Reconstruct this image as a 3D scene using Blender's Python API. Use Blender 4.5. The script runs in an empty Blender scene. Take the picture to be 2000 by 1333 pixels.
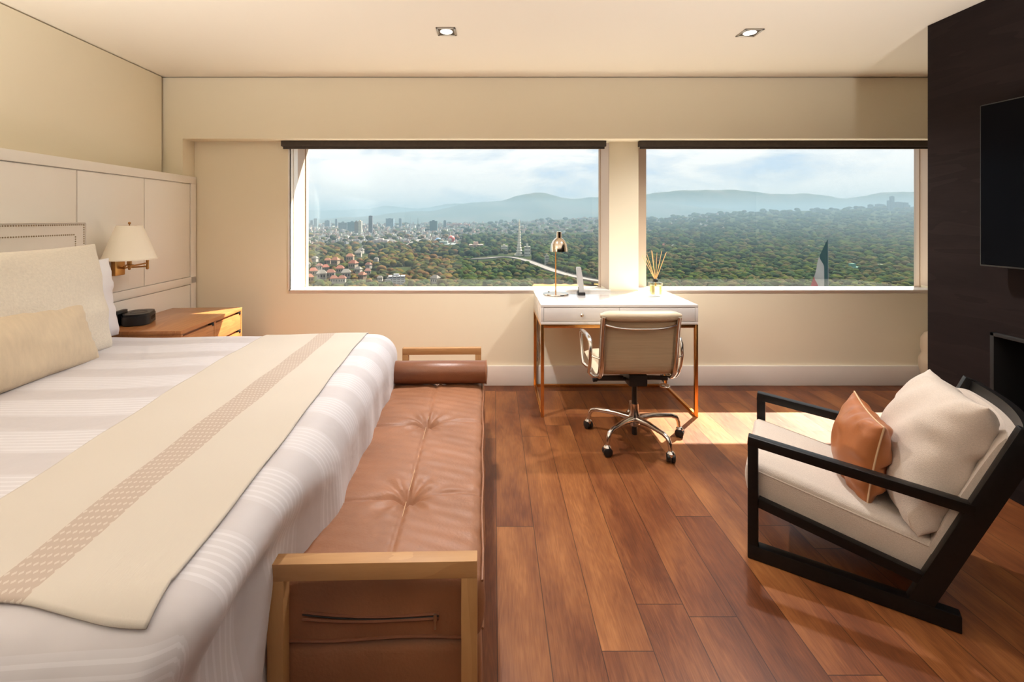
import bpy, bmesh, math, random
import numpy as np
from mathutils import Vector, Matrix
random.seed(7); rng = np.random.default_rng(7)
scn = bpy.context.scene
COL = scn.collection
PI = math.pi

# ------------------------------------------------------------------ camera
H = 1.35                      # eye height; metres, the room's window wall is at Y = 3.687
F = 16.0 / 36.0 * 2000        # focal length in pixels of the 2000 px frame
cam_d = bpy.data.cameras.new('camera'); cam = bpy.data.objects.new('camera', cam_d); COL.objects.link(cam)
cam_d.lens = 16.0; cam_d.sensor_width = 36.0
cam_d.shift_x = 35 / 2000; cam_d.shift_y = -239.5 / 2000
cam_d.clip_start = 0.02; cam_d.clip_end = 90000
cam.location = (0, 0, H); cam.rotation_euler = (PI / 2, 0, 0)
scn.camera = cam

# ------------------------------------------------------------------ view, world, sun
scn.view_settings.view_transform = 'Standard'; scn.view_settings.look = 'None'
scn.view_settings.gamma = 1.0; scn.view_settings.use_curve_mapping = False
scn.view_settings.exposure = 0.0
cy = scn.cycles
cy.use_denoising = True
cy.max_bounces = 7; cy.diffuse_bounces = 5; cy.glossy_bounces = 4; cy.transmission_bounces = 6
cy.transparent_max_bounces = 8; cy.volume_bounces = 0
cy.caustics_reflective = False; cy.caustics_refractive = False
cy.sample_clamp_indirect = 6.0
cy.use_adaptive_sampling = True; cy.adaptive_threshold = 0.015

def world():
    w = bpy.data.worlds.new('sky'); scn.world = w; w.use_nodes = True
    nt = w.node_tree; N = nt.nodes; L = nt.links; N.clear()
    out = N.new('ShaderNodeOutputWorld'); bg = N.new('ShaderNodeBackground')
    tc = N.new('ShaderNodeTexCoord'); mp = N.new('ShaderNodeMapping')
    mp.inputs['Scale'].default_value = (1, 1, 3.4); mp.inputs['Location'].default_value = (0.35, 0.1, 0.22)
    n1 = N.new('ShaderNodeTexNoise'); n1.inputs['Scale'].default_value = 4.2
    n1.inputs['Detail'].default_value = 9; n1.inputs['Roughness'].default_value = .58; n1.inputs['Distortion'].default_value = .35
    cr = N.new('ShaderNodeValToRGB')
    cr.color_ramp.elements[0].position = .38; cr.color_ramp.elements[0].color = (.52, .65, .80, 1)
    e = cr.color_ramp.elements.new(.46); e.color = (.72, .77, .82, 1)
    cr.color_ramp.elements[-1].position = .56; cr.color_ramp.elements[-1].color = (1, .96, .91, 1)
    sx = N.new('ShaderNodeSeparateXYZ')
    hz = N.new('ShaderNodeMapRange'); hz.inputs['From Min'].default_value = 0.0; hz.inputs['From Max'].default_value = .13
    hz.inputs['To Min'].default_value = .55; hz.inputs['To Max'].default_value = 0.0
    mx = N.new('ShaderNodeMix'); mx.data_type = 'RGBA'; mx.inputs[7].default_value = (.86, .84, .80, 1)
    L.new(tc.outputs['Generated'], mp.inputs['Vector']); L.new(mp.outputs[0], n1.inputs['Vector'])
    L.new(n1.outputs['Fac'], cr.inputs['Fac']); L.new(tc.outputs['Generated'], sx.inputs[0])
    L.new(sx.outputs['Z'], hz.inputs['Value']); L.new(hz.outputs[0], mx.inputs[0])
    L.new(cr.outputs['Color'], mx.inputs[6]); L.new(mx.outputs[2], bg.inputs['Color'])
    bg.inputs['Strength'].default_value = 1.3
    L.new(bg.outputs[0], out.inputs['Surface'])
world()

SUN_DIR = Vector((-.945, -1.0, -1.52)).normalized()
sd = bpy.data.lights.new('sun', 'SUN'); sd.energy = 26.0; sd.angle = math.radians(.55); sd.color = (1.0, .91, .73)
so = bpy.data.objects.new('sun', sd); COL.objects.link(so); so.rotation_euler = SUN_DIR.to_track_quat('-Z', 'Y').to_euler()
so.location = (6, 10, 12)
# portals over the two panes guide the sky light
for cx, wx in ((-.36, 2.58), (2.52, 2.4)):
    pd = bpy.data.lights.new('window_portal', 'AREA'); pd.shape = 'RECTANGLE'; pd.size = wx; pd.size_y = 1.19
    pd.cycles.is_portal = True
    po = bpy.data.objects.new('window_portal', pd); COL.objects.link(po)
    po.location = (cx, 3.97, 1.37); po.rotation_euler = (-PI / 2, 0, 0)
LAMP = (1.0, .975, .95)        # colour of the ceiling spots and the added fill lamps
UPLIGHT = 185.0               # watts of each added fill uplighter, out of view
SPOT = 150.0                   # watts of each recessed spot

# ------------------------------------------------------------------ materials
def lin(r, g, b):
    f = lambda c: (c / 255 / 12.92) if c <= 10 else ((c / 255 + .055) / 1.055) ** 2.4
    return (f(r), f(g), f(b), 1)
MATS = {}
def new_mat(name):
    m = bpy.data.materials.new(name); m.use_nodes = True
    MATS[name] = m
    return m, m.node_tree.nodes, m.node_tree.links, m.node_tree.nodes['Principled BSDF']
def mat(name, col, rough=.5, metal=0., var=0., vscale=8., bump=0., bscale=60., stretch=(1, 1, 1), spec=None, sheen=0, coat=0, trans=0, emis=None, detail=4):
    m, N, L, b = new_mat(name)
    b.inputs['Base Color'].default_value = (*col[:3], 1); b.inputs['Roughness'].default_value = rough
    b.inputs['Metallic'].default_value = metal
    if spec is not None: b.inputs['Specular IOR Level'].default_value = spec
    if sheen: b.inputs['Sheen Weight'].default_value = sheen
    if coat: b.inputs['Coat Weight'].default_value = coat; b.inputs['Coat Roughness'].default_value = .08
    if trans: b.inputs['Transmission Weight'].default_value = trans
    if emis: b.inputs['Emission Color'].default_value = (*emis[0][:3], 1); b.inputs['Emission Strength'].default_value = emis[1]
    if var or bump:
        tc = N.new('ShaderNodeTexCoord'); mp = N.new('ShaderNodeMapping'); mp.inputs['Scale'].default_value = stretch
        L.new(tc.outputs['Object'], mp.inputs['Vector'])
    if var:
        n = N.new('ShaderNodeTexNoise'); n.inputs['Scale'].default_value = vscale; n.inputs['Detail'].default_value = detail
        L.new(mp.outputs[0], n.inputs['Vector'])
        mr = N.new('ShaderNodeMapRange'); mr.inputs['From Min'].default_value = .3; mr.inputs['From Max'].default_value = .7
        mr.inputs['To Min'].default_value = 1 - var; mr.inputs['To Max'].default_value = 1 + var
        L.new(n.outputs['Fac'], mr.inputs['Value'])
        vm = N.new('ShaderNodeVectorMath'); vm.operation = 'SCALE'; vm.inputs[0].default_value = col[:3]
        L.new(mr.outputs[0], vm.inputs['Scale']); L.new(vm.outputs[0], b.inputs['Base Color'])
    if bump:
        n2 = N.new('ShaderNodeTexNoise'); n2.inputs['Scale'].default_value = bscale; n2.inputs['Detail'].default_value = 3
        L.new(mp.outputs[0], n2.inputs['Vector'])
        bp = N.new('ShaderNodeBump'); bp.inputs['Strength'].default_value = bump; bp.inputs['Distance'].default_value = .004
        L.new(n2.outputs['Fac'], bp.inputs['Height']); L.new(bp.outputs[0], b.inputs['Normal'])
    return m

def math_node(N, L, op, a, b=None, c=None):
    n = N.new('ShaderNodeMath'); n.operation = op
    for i, v in enumerate((a, b, c)):
        if v is None: continue
        if isinstance(v, (int, float)): n.inputs[i].default_value = v
        else: L.new(v, n.inputs[i])
    return n.outputs[0]

def floor_mat():
    m, N, L, b = new_mat('oak_planks')
    tc = N.new('ShaderNodeTexCoord'); sp = N.new('ShaderNodeSeparateXYZ'); L.new(tc.outputs['Object'], sp.inputs[0])
    X, Y = sp.outputs['X'], sp.outputs['Y']
    W = .1625
    u = math_node(N, L, 'DIVIDE', math_node(N, L, 'SUBTRACT', X, .0104), W)
    col_i = math_node(N, L, 'FLOOR', u)
    wn = N.new('ShaderNodeTexWhiteNoise'); wn.noise_dimensions = '1D'; L.new(col_i, wn.inputs['W'])
    off = math_node(N, L, 'MULTIPLY', wn.outputs['Value'], 1.9)
    v = math_node(N, L, 'DIVIDE', math_node(N, L, 'ADD', Y, off), 1.55)
    row_i = math_node(N, L, 'FLOOR', v)
    border = math_node(N, L, 'GREATER_THAN', Y, 3.56)
    idx = math_node(N, L, 'ADD', math_node(N, L, 'MULTIPLY', col_i, 7.31), math_node(N, L, 'MULTIPLY', row_i, 3.77))
    idx = math_node(N, L, 'MULTIPLY', idx, math_node(N, L, 'SUBTRACT', 1, border))
    wn2 = N.new('ShaderNodeTexWhiteNoise'); wn2.noise_dimensions = '1D'; L.new(idx, wn2.inputs['W'])
    # grain
    cmb = N.new('ShaderNodeCombineXYZ')
    L.new(math_node(N, L, 'MULTIPLY', X, 1.0), cmb.inputs[0]); L.new(math_node(N, L, 'MULTIPLY', Y, .11), cmb.inputs[1])
    L.new(math_node(N, L, 'MULTIPLY', wn2.outputs['Value'], 40), cmb.inputs[2])
    n1 = N.new('ShaderNodeTexNoise'); n1.inputs['Scale'].default_value = 11; n1.inputs['Detail'].default_value = 3; n1.inputs['Distortion'].default_value = .8
    L.new(cmb.outputs[0], n1.inputs['Vector'])
    ring = math_node(N, L, 'FRACT', math_node(N, L, 'MULTIPLY', n1.outputs['Fac'], 13))
    ring = math_node(N, L, 'ABSOLUTE', math_node(N, L, 'SUBTRACT', ring, .5))
    n2 = N.new('ShaderNodeTexNoise'); n2.inputs['Scale'].default_value = 260; n2.inputs['Detail'].default_value = 3
    cm2 = N.new('ShaderNodeCombineXYZ'); L.new(X, cm2.inputs[0]); L.new(math_node(N, L, 'MULTIPLY', Y, .05), cm2.inputs[1])
    L.new(wn2.outputs['Value'], cm2.inputs[2]); L.new(cm2.outputs[0], n2.inputs['Vector'])
    n3 = N.new('ShaderNodeTexNoise'); n3.inputs['Scale'].default_value = 2.6; n3.inputs['Detail'].default_value = 4; n3.inputs['Roughness'].default_value = .6
    cm3 = N.new('ShaderNodeCombineXYZ'); L.new(math_node(N, L, 'MULTIPLY', X, 2.2), cm3.inputs[0]); L.new(math_node(N, L, 'MULTIPLY', Y, .7), cm3.inputs[1])
    L.new(math_node(N, L, 'MULTIPLY', wn2.outputs['Value'], 17), cm3.inputs[2]); L.new(cm3.outputs[0], n3.inputs['Vector'])
    val = math_node(N, L, 'MULTIPLY_ADD', ring, .16, math_node(N, L, 'MULTIPLY', n2.outputs['Fac'], .34))
    val = math_node(N, L, 'ADD', val, math_node(N, L, 'MULTIPLY', n3.outputs['Fac'], 1.15))
    val = math_node(N, L, 'ADD', val, math_node(N, L, 'MULTIPLY', wn2.outputs['Value'], .26))
    val = math_node(N, L, 'SUBTRACT', val, .48)
    val = math_node(N, L, 'SUBTRACT', val, math_node(N, L, 'MULTIPLY', border, .25))
    cr = N.new('ShaderNodeValToRGB'); L.new(val, cr.inputs['Fac'])
    E = cr.color_ramp.elements
    E[0].position = .05; E[0].color = (.065, .018, .008, 1)
    E[1].position = .95; E[1].color = (.46, .19, .062, 1)
    e = E.new(.35); e.color = (.155, .047, .016, 1); e = E.new(.62); e.color = (.27, .098, .031, 1)
    # seams
    fu = math_node(N, L, 'FRACT', u); du = math_node(N, L, 'MINIMUM', fu, math_node(N, L, 'SUBTRACT', 1, fu))
    su = math_node(N, L, 'GREATER_THAN', du, .010)
    fv = math_node(N, L, 'FRACT', v); dv = math_node(N, L, 'MINIMUM', fv, math_node(N, L, 'SUBTRACT', 1, fv))
    sv = math_node(N, L, 'GREATER_THAN', dv, .0012)
    seam = math_node(N, L, 'MAXIMUM', math_node(N, L, 'MULTIPLY', su, sv), border)
    sc = math_node(N, L, 'MULTIPLY_ADD', seam, .62, .38)
    vm = N.new('ShaderNodeVectorMath'); vm.operation = 'SCALE'; L.new(cr.outputs[0], vm.inputs[0]); L.new(sc, vm.inputs['Scale'])
    L.new(vm.outputs[0], b.inputs['Base Color'])
    rr = math_node(N, L, 'MULTIPLY_ADD', n2.outputs['Fac'], .22, .27); L.new(rr, b.inputs['Roughness'])
    b.inputs['Specular IOR Level'].default_value = .36
    hgt = math_node(N, L, 'MULTIPLY_ADD', seam, .7, math_node(N, L, 'MULTIPLY', n2.outputs['Fac'], .3))
    bp = N.new('ShaderNodeBump'); bp.inputs['Strength'].default_value = .3; bp.inputs['Distance'].default_value = .002
    L.new(hgt, bp.inputs['Height']); L.new(bp.outputs[0], b.inputs['Normal'])
    return m

def wood_mat(name, c0, c1, axis=0, scale=9, rough=.42, rings=9, coat=0, dens=.5, spec=.5):
    m, N, L, b = new_mat(name)
    tc = N.new('ShaderNodeTexCoord'); mp = N.new('ShaderNodeMapping')
    s = [1, 1, 1]; s[axis] = .12; mp.inputs['Scale'].default_value = s
    L.new(tc.outputs['Object'], mp.inputs['Vector'])
    n = N.new('ShaderNodeTexNoise'); n.inputs['Scale'].default_value = scale; n.inputs['Detail'].default_value = 3; n.inputs['Distortion'].default_value = .5
    L.new(mp.outputs[0], n.inputs['Vector'])
    ring = math_node(N, L, 'FRACT', math_node(N, L, 'MULTIPLY', n.outputs['Fac'], rings))
    n2 = N.new('ShaderNodeTexNoise'); n2.inputs['Scale'].default_value = scale * 22; L.new(mp.outputs[0], n2.inputs['Vector'])
    v = math_node(N, L, 'MULTIPLY_ADD', ring, dens, math_node(N, L, 'MULTIPLY', n2.outputs['Fac'], 1 - dens))
    mx = N.new('ShaderNodeMix'); mx.data_type = 'RGBA'; L.new(v, mx.inputs[0])
    mx.inputs[6].default_value = (*c0[:3], 1); mx.inputs[7].default_value = (*c1[:3], 1)
    L.new(mx.outputs[2], b.inputs['Base Color']); b.inputs['Roughness'].default_value = rough
    if coat: b.inputs['Coat Weight'].default_value = coat; b.inputs['Coat Roughness'].default_value = .12
    b.inputs['Specular IOR Level'].default_value = spec
    return m

def stripe_duvet_mat():
    m, N, L, b = new_mat('striped_cotton')
    tc = N.new('ShaderNodeTexCoord'); at = N.new('ShaderNodeAttribute'); at.attribute_name = 'cloth'
    sp = N.new('ShaderNodeSeparateXYZ'); L.new(at.outputs['Vector'], sp.inputs[0])
    Y = sp.outputs['Y']
    band = math_node(N, L, 'FRACT', math_node(N, L, 'DIVIDE', Y, .24))
    A = math_node(N, L, 'LESS_THAN', band, .42)                       # satin band
    thin = math_node(N, L, 'FRACT', math_node(N, L, 'DIVIDE', Y, .0185))
    T = math_node(N, L, 'MULTIPLY', math_node(N, L, 'LESS_THAN', thin, .33), math_node(N, L, 'SUBTRACT', 1, A))
    mx = N.new('ShaderNodeMix'); mx.data_type = 'RGBA'; L.new(A, mx.inputs[0])
    mx.inputs[6].default_value = (.57, .545, .575, 1); mx.inputs[7].default_value = (.52, .488, .51, 1)
    mx2 = N.new('ShaderNodeMix'); mx2.data_type = 'RGBA'; L.new(T, mx2.inputs[0]); L.new(mx.outputs[2], mx2.inputs[6])
    mx2.inputs[7].default_value = (.64, .62, .655, 1)
    L.new(mx2.outputs[2], b.inputs['Base Color'])
    b.inputs['Roughness'].default_value = .62; b.inputs['Sheen Weight'].default_value = .25
    L.new(math_node(N, L, 'MULTIPLY_ADD', A, -.17, .68), b.inputs['Roughness'])
    n = N.new('ShaderNodeTexNoise'); n.inputs['Scale'].default_value = 7; n.inputs['Detail'].default_value = 3
    L.new(tc.outputs['Object'], n.inputs['Vector'])
    bp = N.new('ShaderNodeBump'); bp.inputs['Strength'].default_value = .25; bp.inputs['Distance'].default_value = .03
    L.new(n.outputs['Fac'], bp.inputs['Height']); L.new(bp.outputs[0], b.inputs['Normal'])
    return m

def runner_mat():
    m, N, L, b = new_mat('woven_runner')
    tc = N.new('ShaderNodeTexCoord'); at = N.new('ShaderNodeAttribute'); at.attribute_name = 'cloth'
    sp = N.new('ShaderNodeSeparateXYZ'); L.new(at.outputs['Vector'], sp.inputs[0])
    X, Y = sp.outputs['X'], sp.outputs['Y']
    inb = math_node(N, L, 'MULTIPLY', math_node(N, L, 'GREATER_THAN', X, -.435), math_node(N, L, 'LESS_THAN', X, -.343))
    # the band: rows of small diamonds
    row = math_node(N, L, 'DIVIDE', Y, .021); ri = math_node(N, L, 'FLOOR', row)
    sh = math_node(N, L, 'MULTIPLY', math_node(N, L, 'MODULO', ri, 2), .5)
    cu = math_node(N, L, 'FRACT', math_node(N, L, 'ADD', math_node(N, L, 'DIVIDE', X, .0125), sh))
    cu = math_node(N, L, 'ABSOLUTE', math_node(N, L, 'SUBTRACT', cu, .5))
    cv = math_node(N, L, 'ABSOLUTE', math_node(N, L, 'SUBTRACT', math_node(N, L, 'FRACT', row), .5))
    dia = math_node(N, L, 'LESS_THAN', math_node(N, L, 'ADD', cu, math_node(N, L, 'MULTIPLY', cv, 1.2)), .33)
    mxb = N.new('ShaderNodeMix'); mxb.data_type = 'RGBA'; L.new(dia, mxb.inputs[0])
    mxb.inputs[6].default_value = (.42, .335, .28, 1); mxb.inputs[7].default_value = (.53, .46, .40, 1)
    mx = N.new('ShaderNodeMix'); mx.data_type = 'RGBA'; L.new(inb, mx.inputs[0])
    mx.inputs[6].default_value = (.54, .485, .425, 1); L.new(mxb.outputs[2], mx.inputs[7])
    L.new(mx.outputs[2], b.inputs['Base Color']); b.inputs['Roughness'].default_value = .85; b.inputs['Sheen Weight'].default_value = .2
    mp = N.new('ShaderNodeMapping'); mp.inputs['Scale'].default_value = (1, .15, 1); L.new(tc.outputs['Object'], mp.inputs['Vector'])
    n = N.new('ShaderNodeTexNoise'); n.inputs['Scale'].default_value = 300; L.new(mp.outputs[0], n.inputs['Vector'])
    bp = N.new('ShaderNodeBump'); bp.inputs['Strength'].default_value = .25; bp.inputs['Distance'].default_value = .001
    L.new(n.outputs['Fac'], bp.inputs['Height']); L.new(bp.outputs[0], b.inputs['Normal'])
    return m

def glass_pane_mat():
    m, N, L, b = new_mat('window_glass'); N.remove(b)
    out = [n for n in N if n.type == 'OUTPUT_MATERIAL'][0]
    tr = N.new('ShaderNodeBsdfTransparent'); tr.inputs[0].default_value = (.97, .98, .985, 1)
    gl = N.new('ShaderNodeBsdfGlossy'); gl.inputs['Roughness'].default_value = .0
    lw = N.new('ShaderNodeLayerWeight'); fac = math_node(N, L, 'MULTIPLY_ADD', math_node(N, L, 'POWER', lw.outputs['Facing'], 5), .6, .025)
    mx = N.new('ShaderNodeMixShader'); L.new(fac, mx.inputs[0]); L.new(tr.outputs[0], mx.inputs[1]); L.new(gl.outputs[0], mx.inputs[2])
    L.new(mx.outputs[0], out.inputs['Surface'])
    return m

def thin_glass_mat(name, tint, fr_ior=1.45):
    m, N, L, b = new_mat(name); N.remove(b)
    out = [n for n in N if n.type == 'OUTPUT_MATERIAL'][0]
    tr = N.new('ShaderNodeBsdfTransparent'); tr.inputs[0].default_value = (*tint, 1)
    gl = N.new('ShaderNodeBsdfGlossy'); gl.inputs['Roughness'].default_value = .03
    lw = N.new('ShaderNodeLayerWeight'); fac = math_node(N, L, 'MULTIPLY_ADD', math_node(N, L, 'POWER', lw.outputs['Facing'], 3), .7, .05)
    mx = N.new('ShaderNodeMixShader'); L.new(fac, mx.inputs[0]); L.new(tr.outputs[0], mx.inputs[1]); L.new(gl.outputs[0], mx.inputs[2])
    L.new(mx.outputs[0], out.inputs['Surface'])
    return m

def ramp_mat(name, cols, scale, rough=.9, detail=6, stretch=(1, 1, 1), pos=(.35, .65), kind='noise'):
    m, N, L, b = new_mat(name)
    tc = N.new('ShaderNodeTexCoord'); mp = N.new('ShaderNodeMapping'); mp.inputs['Scale'].default_value = stretch
    L.new(tc.outputs['Object'], mp.inputs['Vector'])
    n = N.new('ShaderNodeTexNoise'); n.inputs['Scale'].default_value = scale; n.inputs['Detail'].default_value = detail
    L.new(mp.outputs[0], n.inputs['Vector'])
    cr = N.new('ShaderNodeValToRGB'); E = cr.color_ramp.elements
    E[0].position = pos[0]; E[0].color = (*cols[0], 1); E[1].position = pos[1]; E[1].color = (*cols[-1], 1)
    for i, c in enumerate(cols[1:-1]):
        e = E.new(pos[0] + (pos[1] - pos[0]) * (i + 1) / (len(cols) - 1)); e.color = (*c, 1)
    L.new(n.outputs['Fac'], cr.inputs['Fac']); L.new(cr.outputs[0], b.inputs['Base Color'])
    b.inputs['Roughness'].default_value = 1.; b.inputs['Specular IOR Level'].default_value = 0.
    return m

def attr_mat(name, rough=.9, spec=.15, gain=1.):
    """colour comes from each item's own colour attribute (its paint or leaf colour)"""
    m, N, L, b = new_mat(name)
    at = N.new('ShaderNodeAttribute'); at.attribute_name = 'tint'; vm = N.new('ShaderNodeVectorMath'); vm.operation = 'SCALE'; vm.inputs['Scale'].default_value = gain
    L.new(at.outputs['Color'], vm.inputs[0]); L.new(vm.outputs[0], b.inputs['Base Color'])
    b.inputs['Roughness'].default_value = rough; b.inputs['Specular IOR Level'].default_value = spec
    return m

WALL = mat('cream_paint', (.84, .765, .595), .75, bump=.05, bscale=300)
CEIL = mat('ceiling_paint', (.84, .78, .67), .8)
TRIMW = mat('white_trim_paint', (.84, .78, .72), .45)
SILLW = mat('white_sill', (.86, .83, .78), .35)
PANEL = mat('white_panel_lacquer', (.90, .86, .80), .4)
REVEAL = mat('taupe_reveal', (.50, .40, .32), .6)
FLOORM = floor_mat()
BLIND = mat('dark_blind_fabric', (.055, .04, .03), .7, var=.15, vscale=40)
GLASSP = glass_pane_mat()
DARKWOOD = wood_mat('dark_veneer', (.0095, .006, .0058), (.020, .013, .0125), axis=1, scale=5, rough=.8, spec=.12, rings=7)
BLACK = mat('black_gloss', (.003, .003, .004), .15, spec=.03)
BLACKM = mat('black_matte', (.006, .006, .007), .6)
BLACKP = mat('black_plastic', (.012, .012, .013), .4)
OAK = wood_mat('pale_oak', (.40, .205, .080), (.53, .30, .13), axis=0, scale=8, rough=.5, rings=6)
OAKV = wood_mat('pale_oak_upright', (.38, .195, .075), (.49, .275, .115), axis=2, scale=8, rough=.5, rings=6)
LEATH = mat('tan_leather', (.285, .122, .060), .5, var=.13, vscale=5, bump=.25, bscale=120)
LEATHD = mat('tan_leather_bolster', (.20, .075, .035), .38, var=.10, vscale=5, bump=.15, bscale=160)
LEATHP = mat('cognac_leather', (.36, .125, .045), .33, var=.08, vscale=7, bump=.15, bscale=60)
STITCH = mat('pale_stitching', (.60, .40, .24), .7)
SEAMD = mat('dark_seam', (.10, .035, .015), .7)
DUVET = stripe_duvet_mat()
RUNNER = runner_mat()
SHEET = mat('white_linen', (.80, .80, .84), .75, sheen=.2)
BASEF = mat('bed_base_fabric', (.45, .40, .34), .9)
SHAM = mat('cream_woven_fabric', (.74, .67, .56), .9, var=.05, vscale=90, stretch=(1, 1, 3), bump=.6, bscale=140, sheen=.2)
LUMBAR = mat('sand_silk_fabric', (.62, .50, .35), .6, var=.05, vscale=60, stretch=(1, .2, 1), bump=.2, bscale=300, sheen=.15)
HEADB = mat('headboard_linen', (.80, .74, .67), .9, bump=.2, bscale=400)
NAIL = mat('nailhead_brass', (.42, .33, .22), .35, metal=.9)
WALNUT = wood_mat('red_walnut', (.35, .128, .042), (.55, .245, .085), axis=1, scale=7, rough=.3, rings=8, coat=.4)
BRASS = mat('antique_brass', (.48, .25, .085), .3, metal=1.)
BRASSF = mat('copper_brass_tube', (.78, .40, .13), .25, metal=1., var=.05)
SHADE = mat('cream_lampshade', (.90, .82, .68), .8)
NICKEL = mat('polished_nickel', (.80, .70, .58), .12, metal=1.)
CHROME = mat('polished_aluminium', (.72, .70, .68), .16, metal=1.)
LACQ = mat('white_lacquer', (.74, .71, .69), .08, coat=.6)
CREAML = mat('ivory_leather', (.66, .55, .40), .42, var=.04, bump=.08, bscale=120)
CREAMB = mat('ivory_back_mesh', (.50, .385, .255), .6, var=.08, vscale=90, stretch=(.05, 1, 1))
GREYP = mat('grey_plastic', (.42, .41, .40), .35)
CHAIRF = mat('ebonised_wood', (.0045, .0038, .0038), .38, spec=.3, var=.3, vscale=60, stretch=(1, 1, 1))
LINEN = mat('oatmeal_linen', (.60, .51, .44), .92, var=.08, vscale=260, bump=.45, bscale=420, sheen=.15)
OTTO = mat('ivory_tufted_leather', (.66, .55, .42), .45)
DGLASS = thin_glass_mat('bottle_glass', (.93, .94, .93))
OIL = mat('amber_oil', (.80, .64, .24), .15)
REED = mat('rattan_reed', (.72, .45, .20), .7)
LABEL = mat('paper_label', (.80, .76, .66), .7)
STEEL = mat('satin_steel', (.45, .40, .34), .3, metal=1.)
GLOWM = mat('lit_bulb', (.9, .85, .75), .5, emis=((1., .93, .80), 5.0))
CORD = mat('grey_cord', (.35, .30, .25), .6)

# ------------------------------------------------------------------ object helpers
def link(name, me, parent=None, loc=None):
    o = bpy.data.objects.new(name, me); COL.objects.link(o)
    if parent is not None: o.parent = parent
    if loc is not None: o.location = loc
    return o
def tag(o, label, cat=None, group=None, kind=None):
    if label: o['label'] = label
    if cat: o['category'] = cat
    if group: o['group'] = group
    if kind: o['kind'] = kind
    return o
def struct(o): o['kind'] = 'structure'; return o
def empty(name, loc=(0, 0, 0), rz=0., label=None, cat=None, group=None):
    o = bpy.data.objects.new(name, None); COL.objects.link(o); o.empty_display_size = .1
    o.location = loc; o.rotation_euler = (0, 0, rz)
    return tag(o, label, cat, group)
def copy_tree(o, parent=None):
    c = o.copy(); COL.objects.link(c); c.parent = parent
    for ch in [x for x in o.children]: copy_tree(ch, c)
    return c

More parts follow.
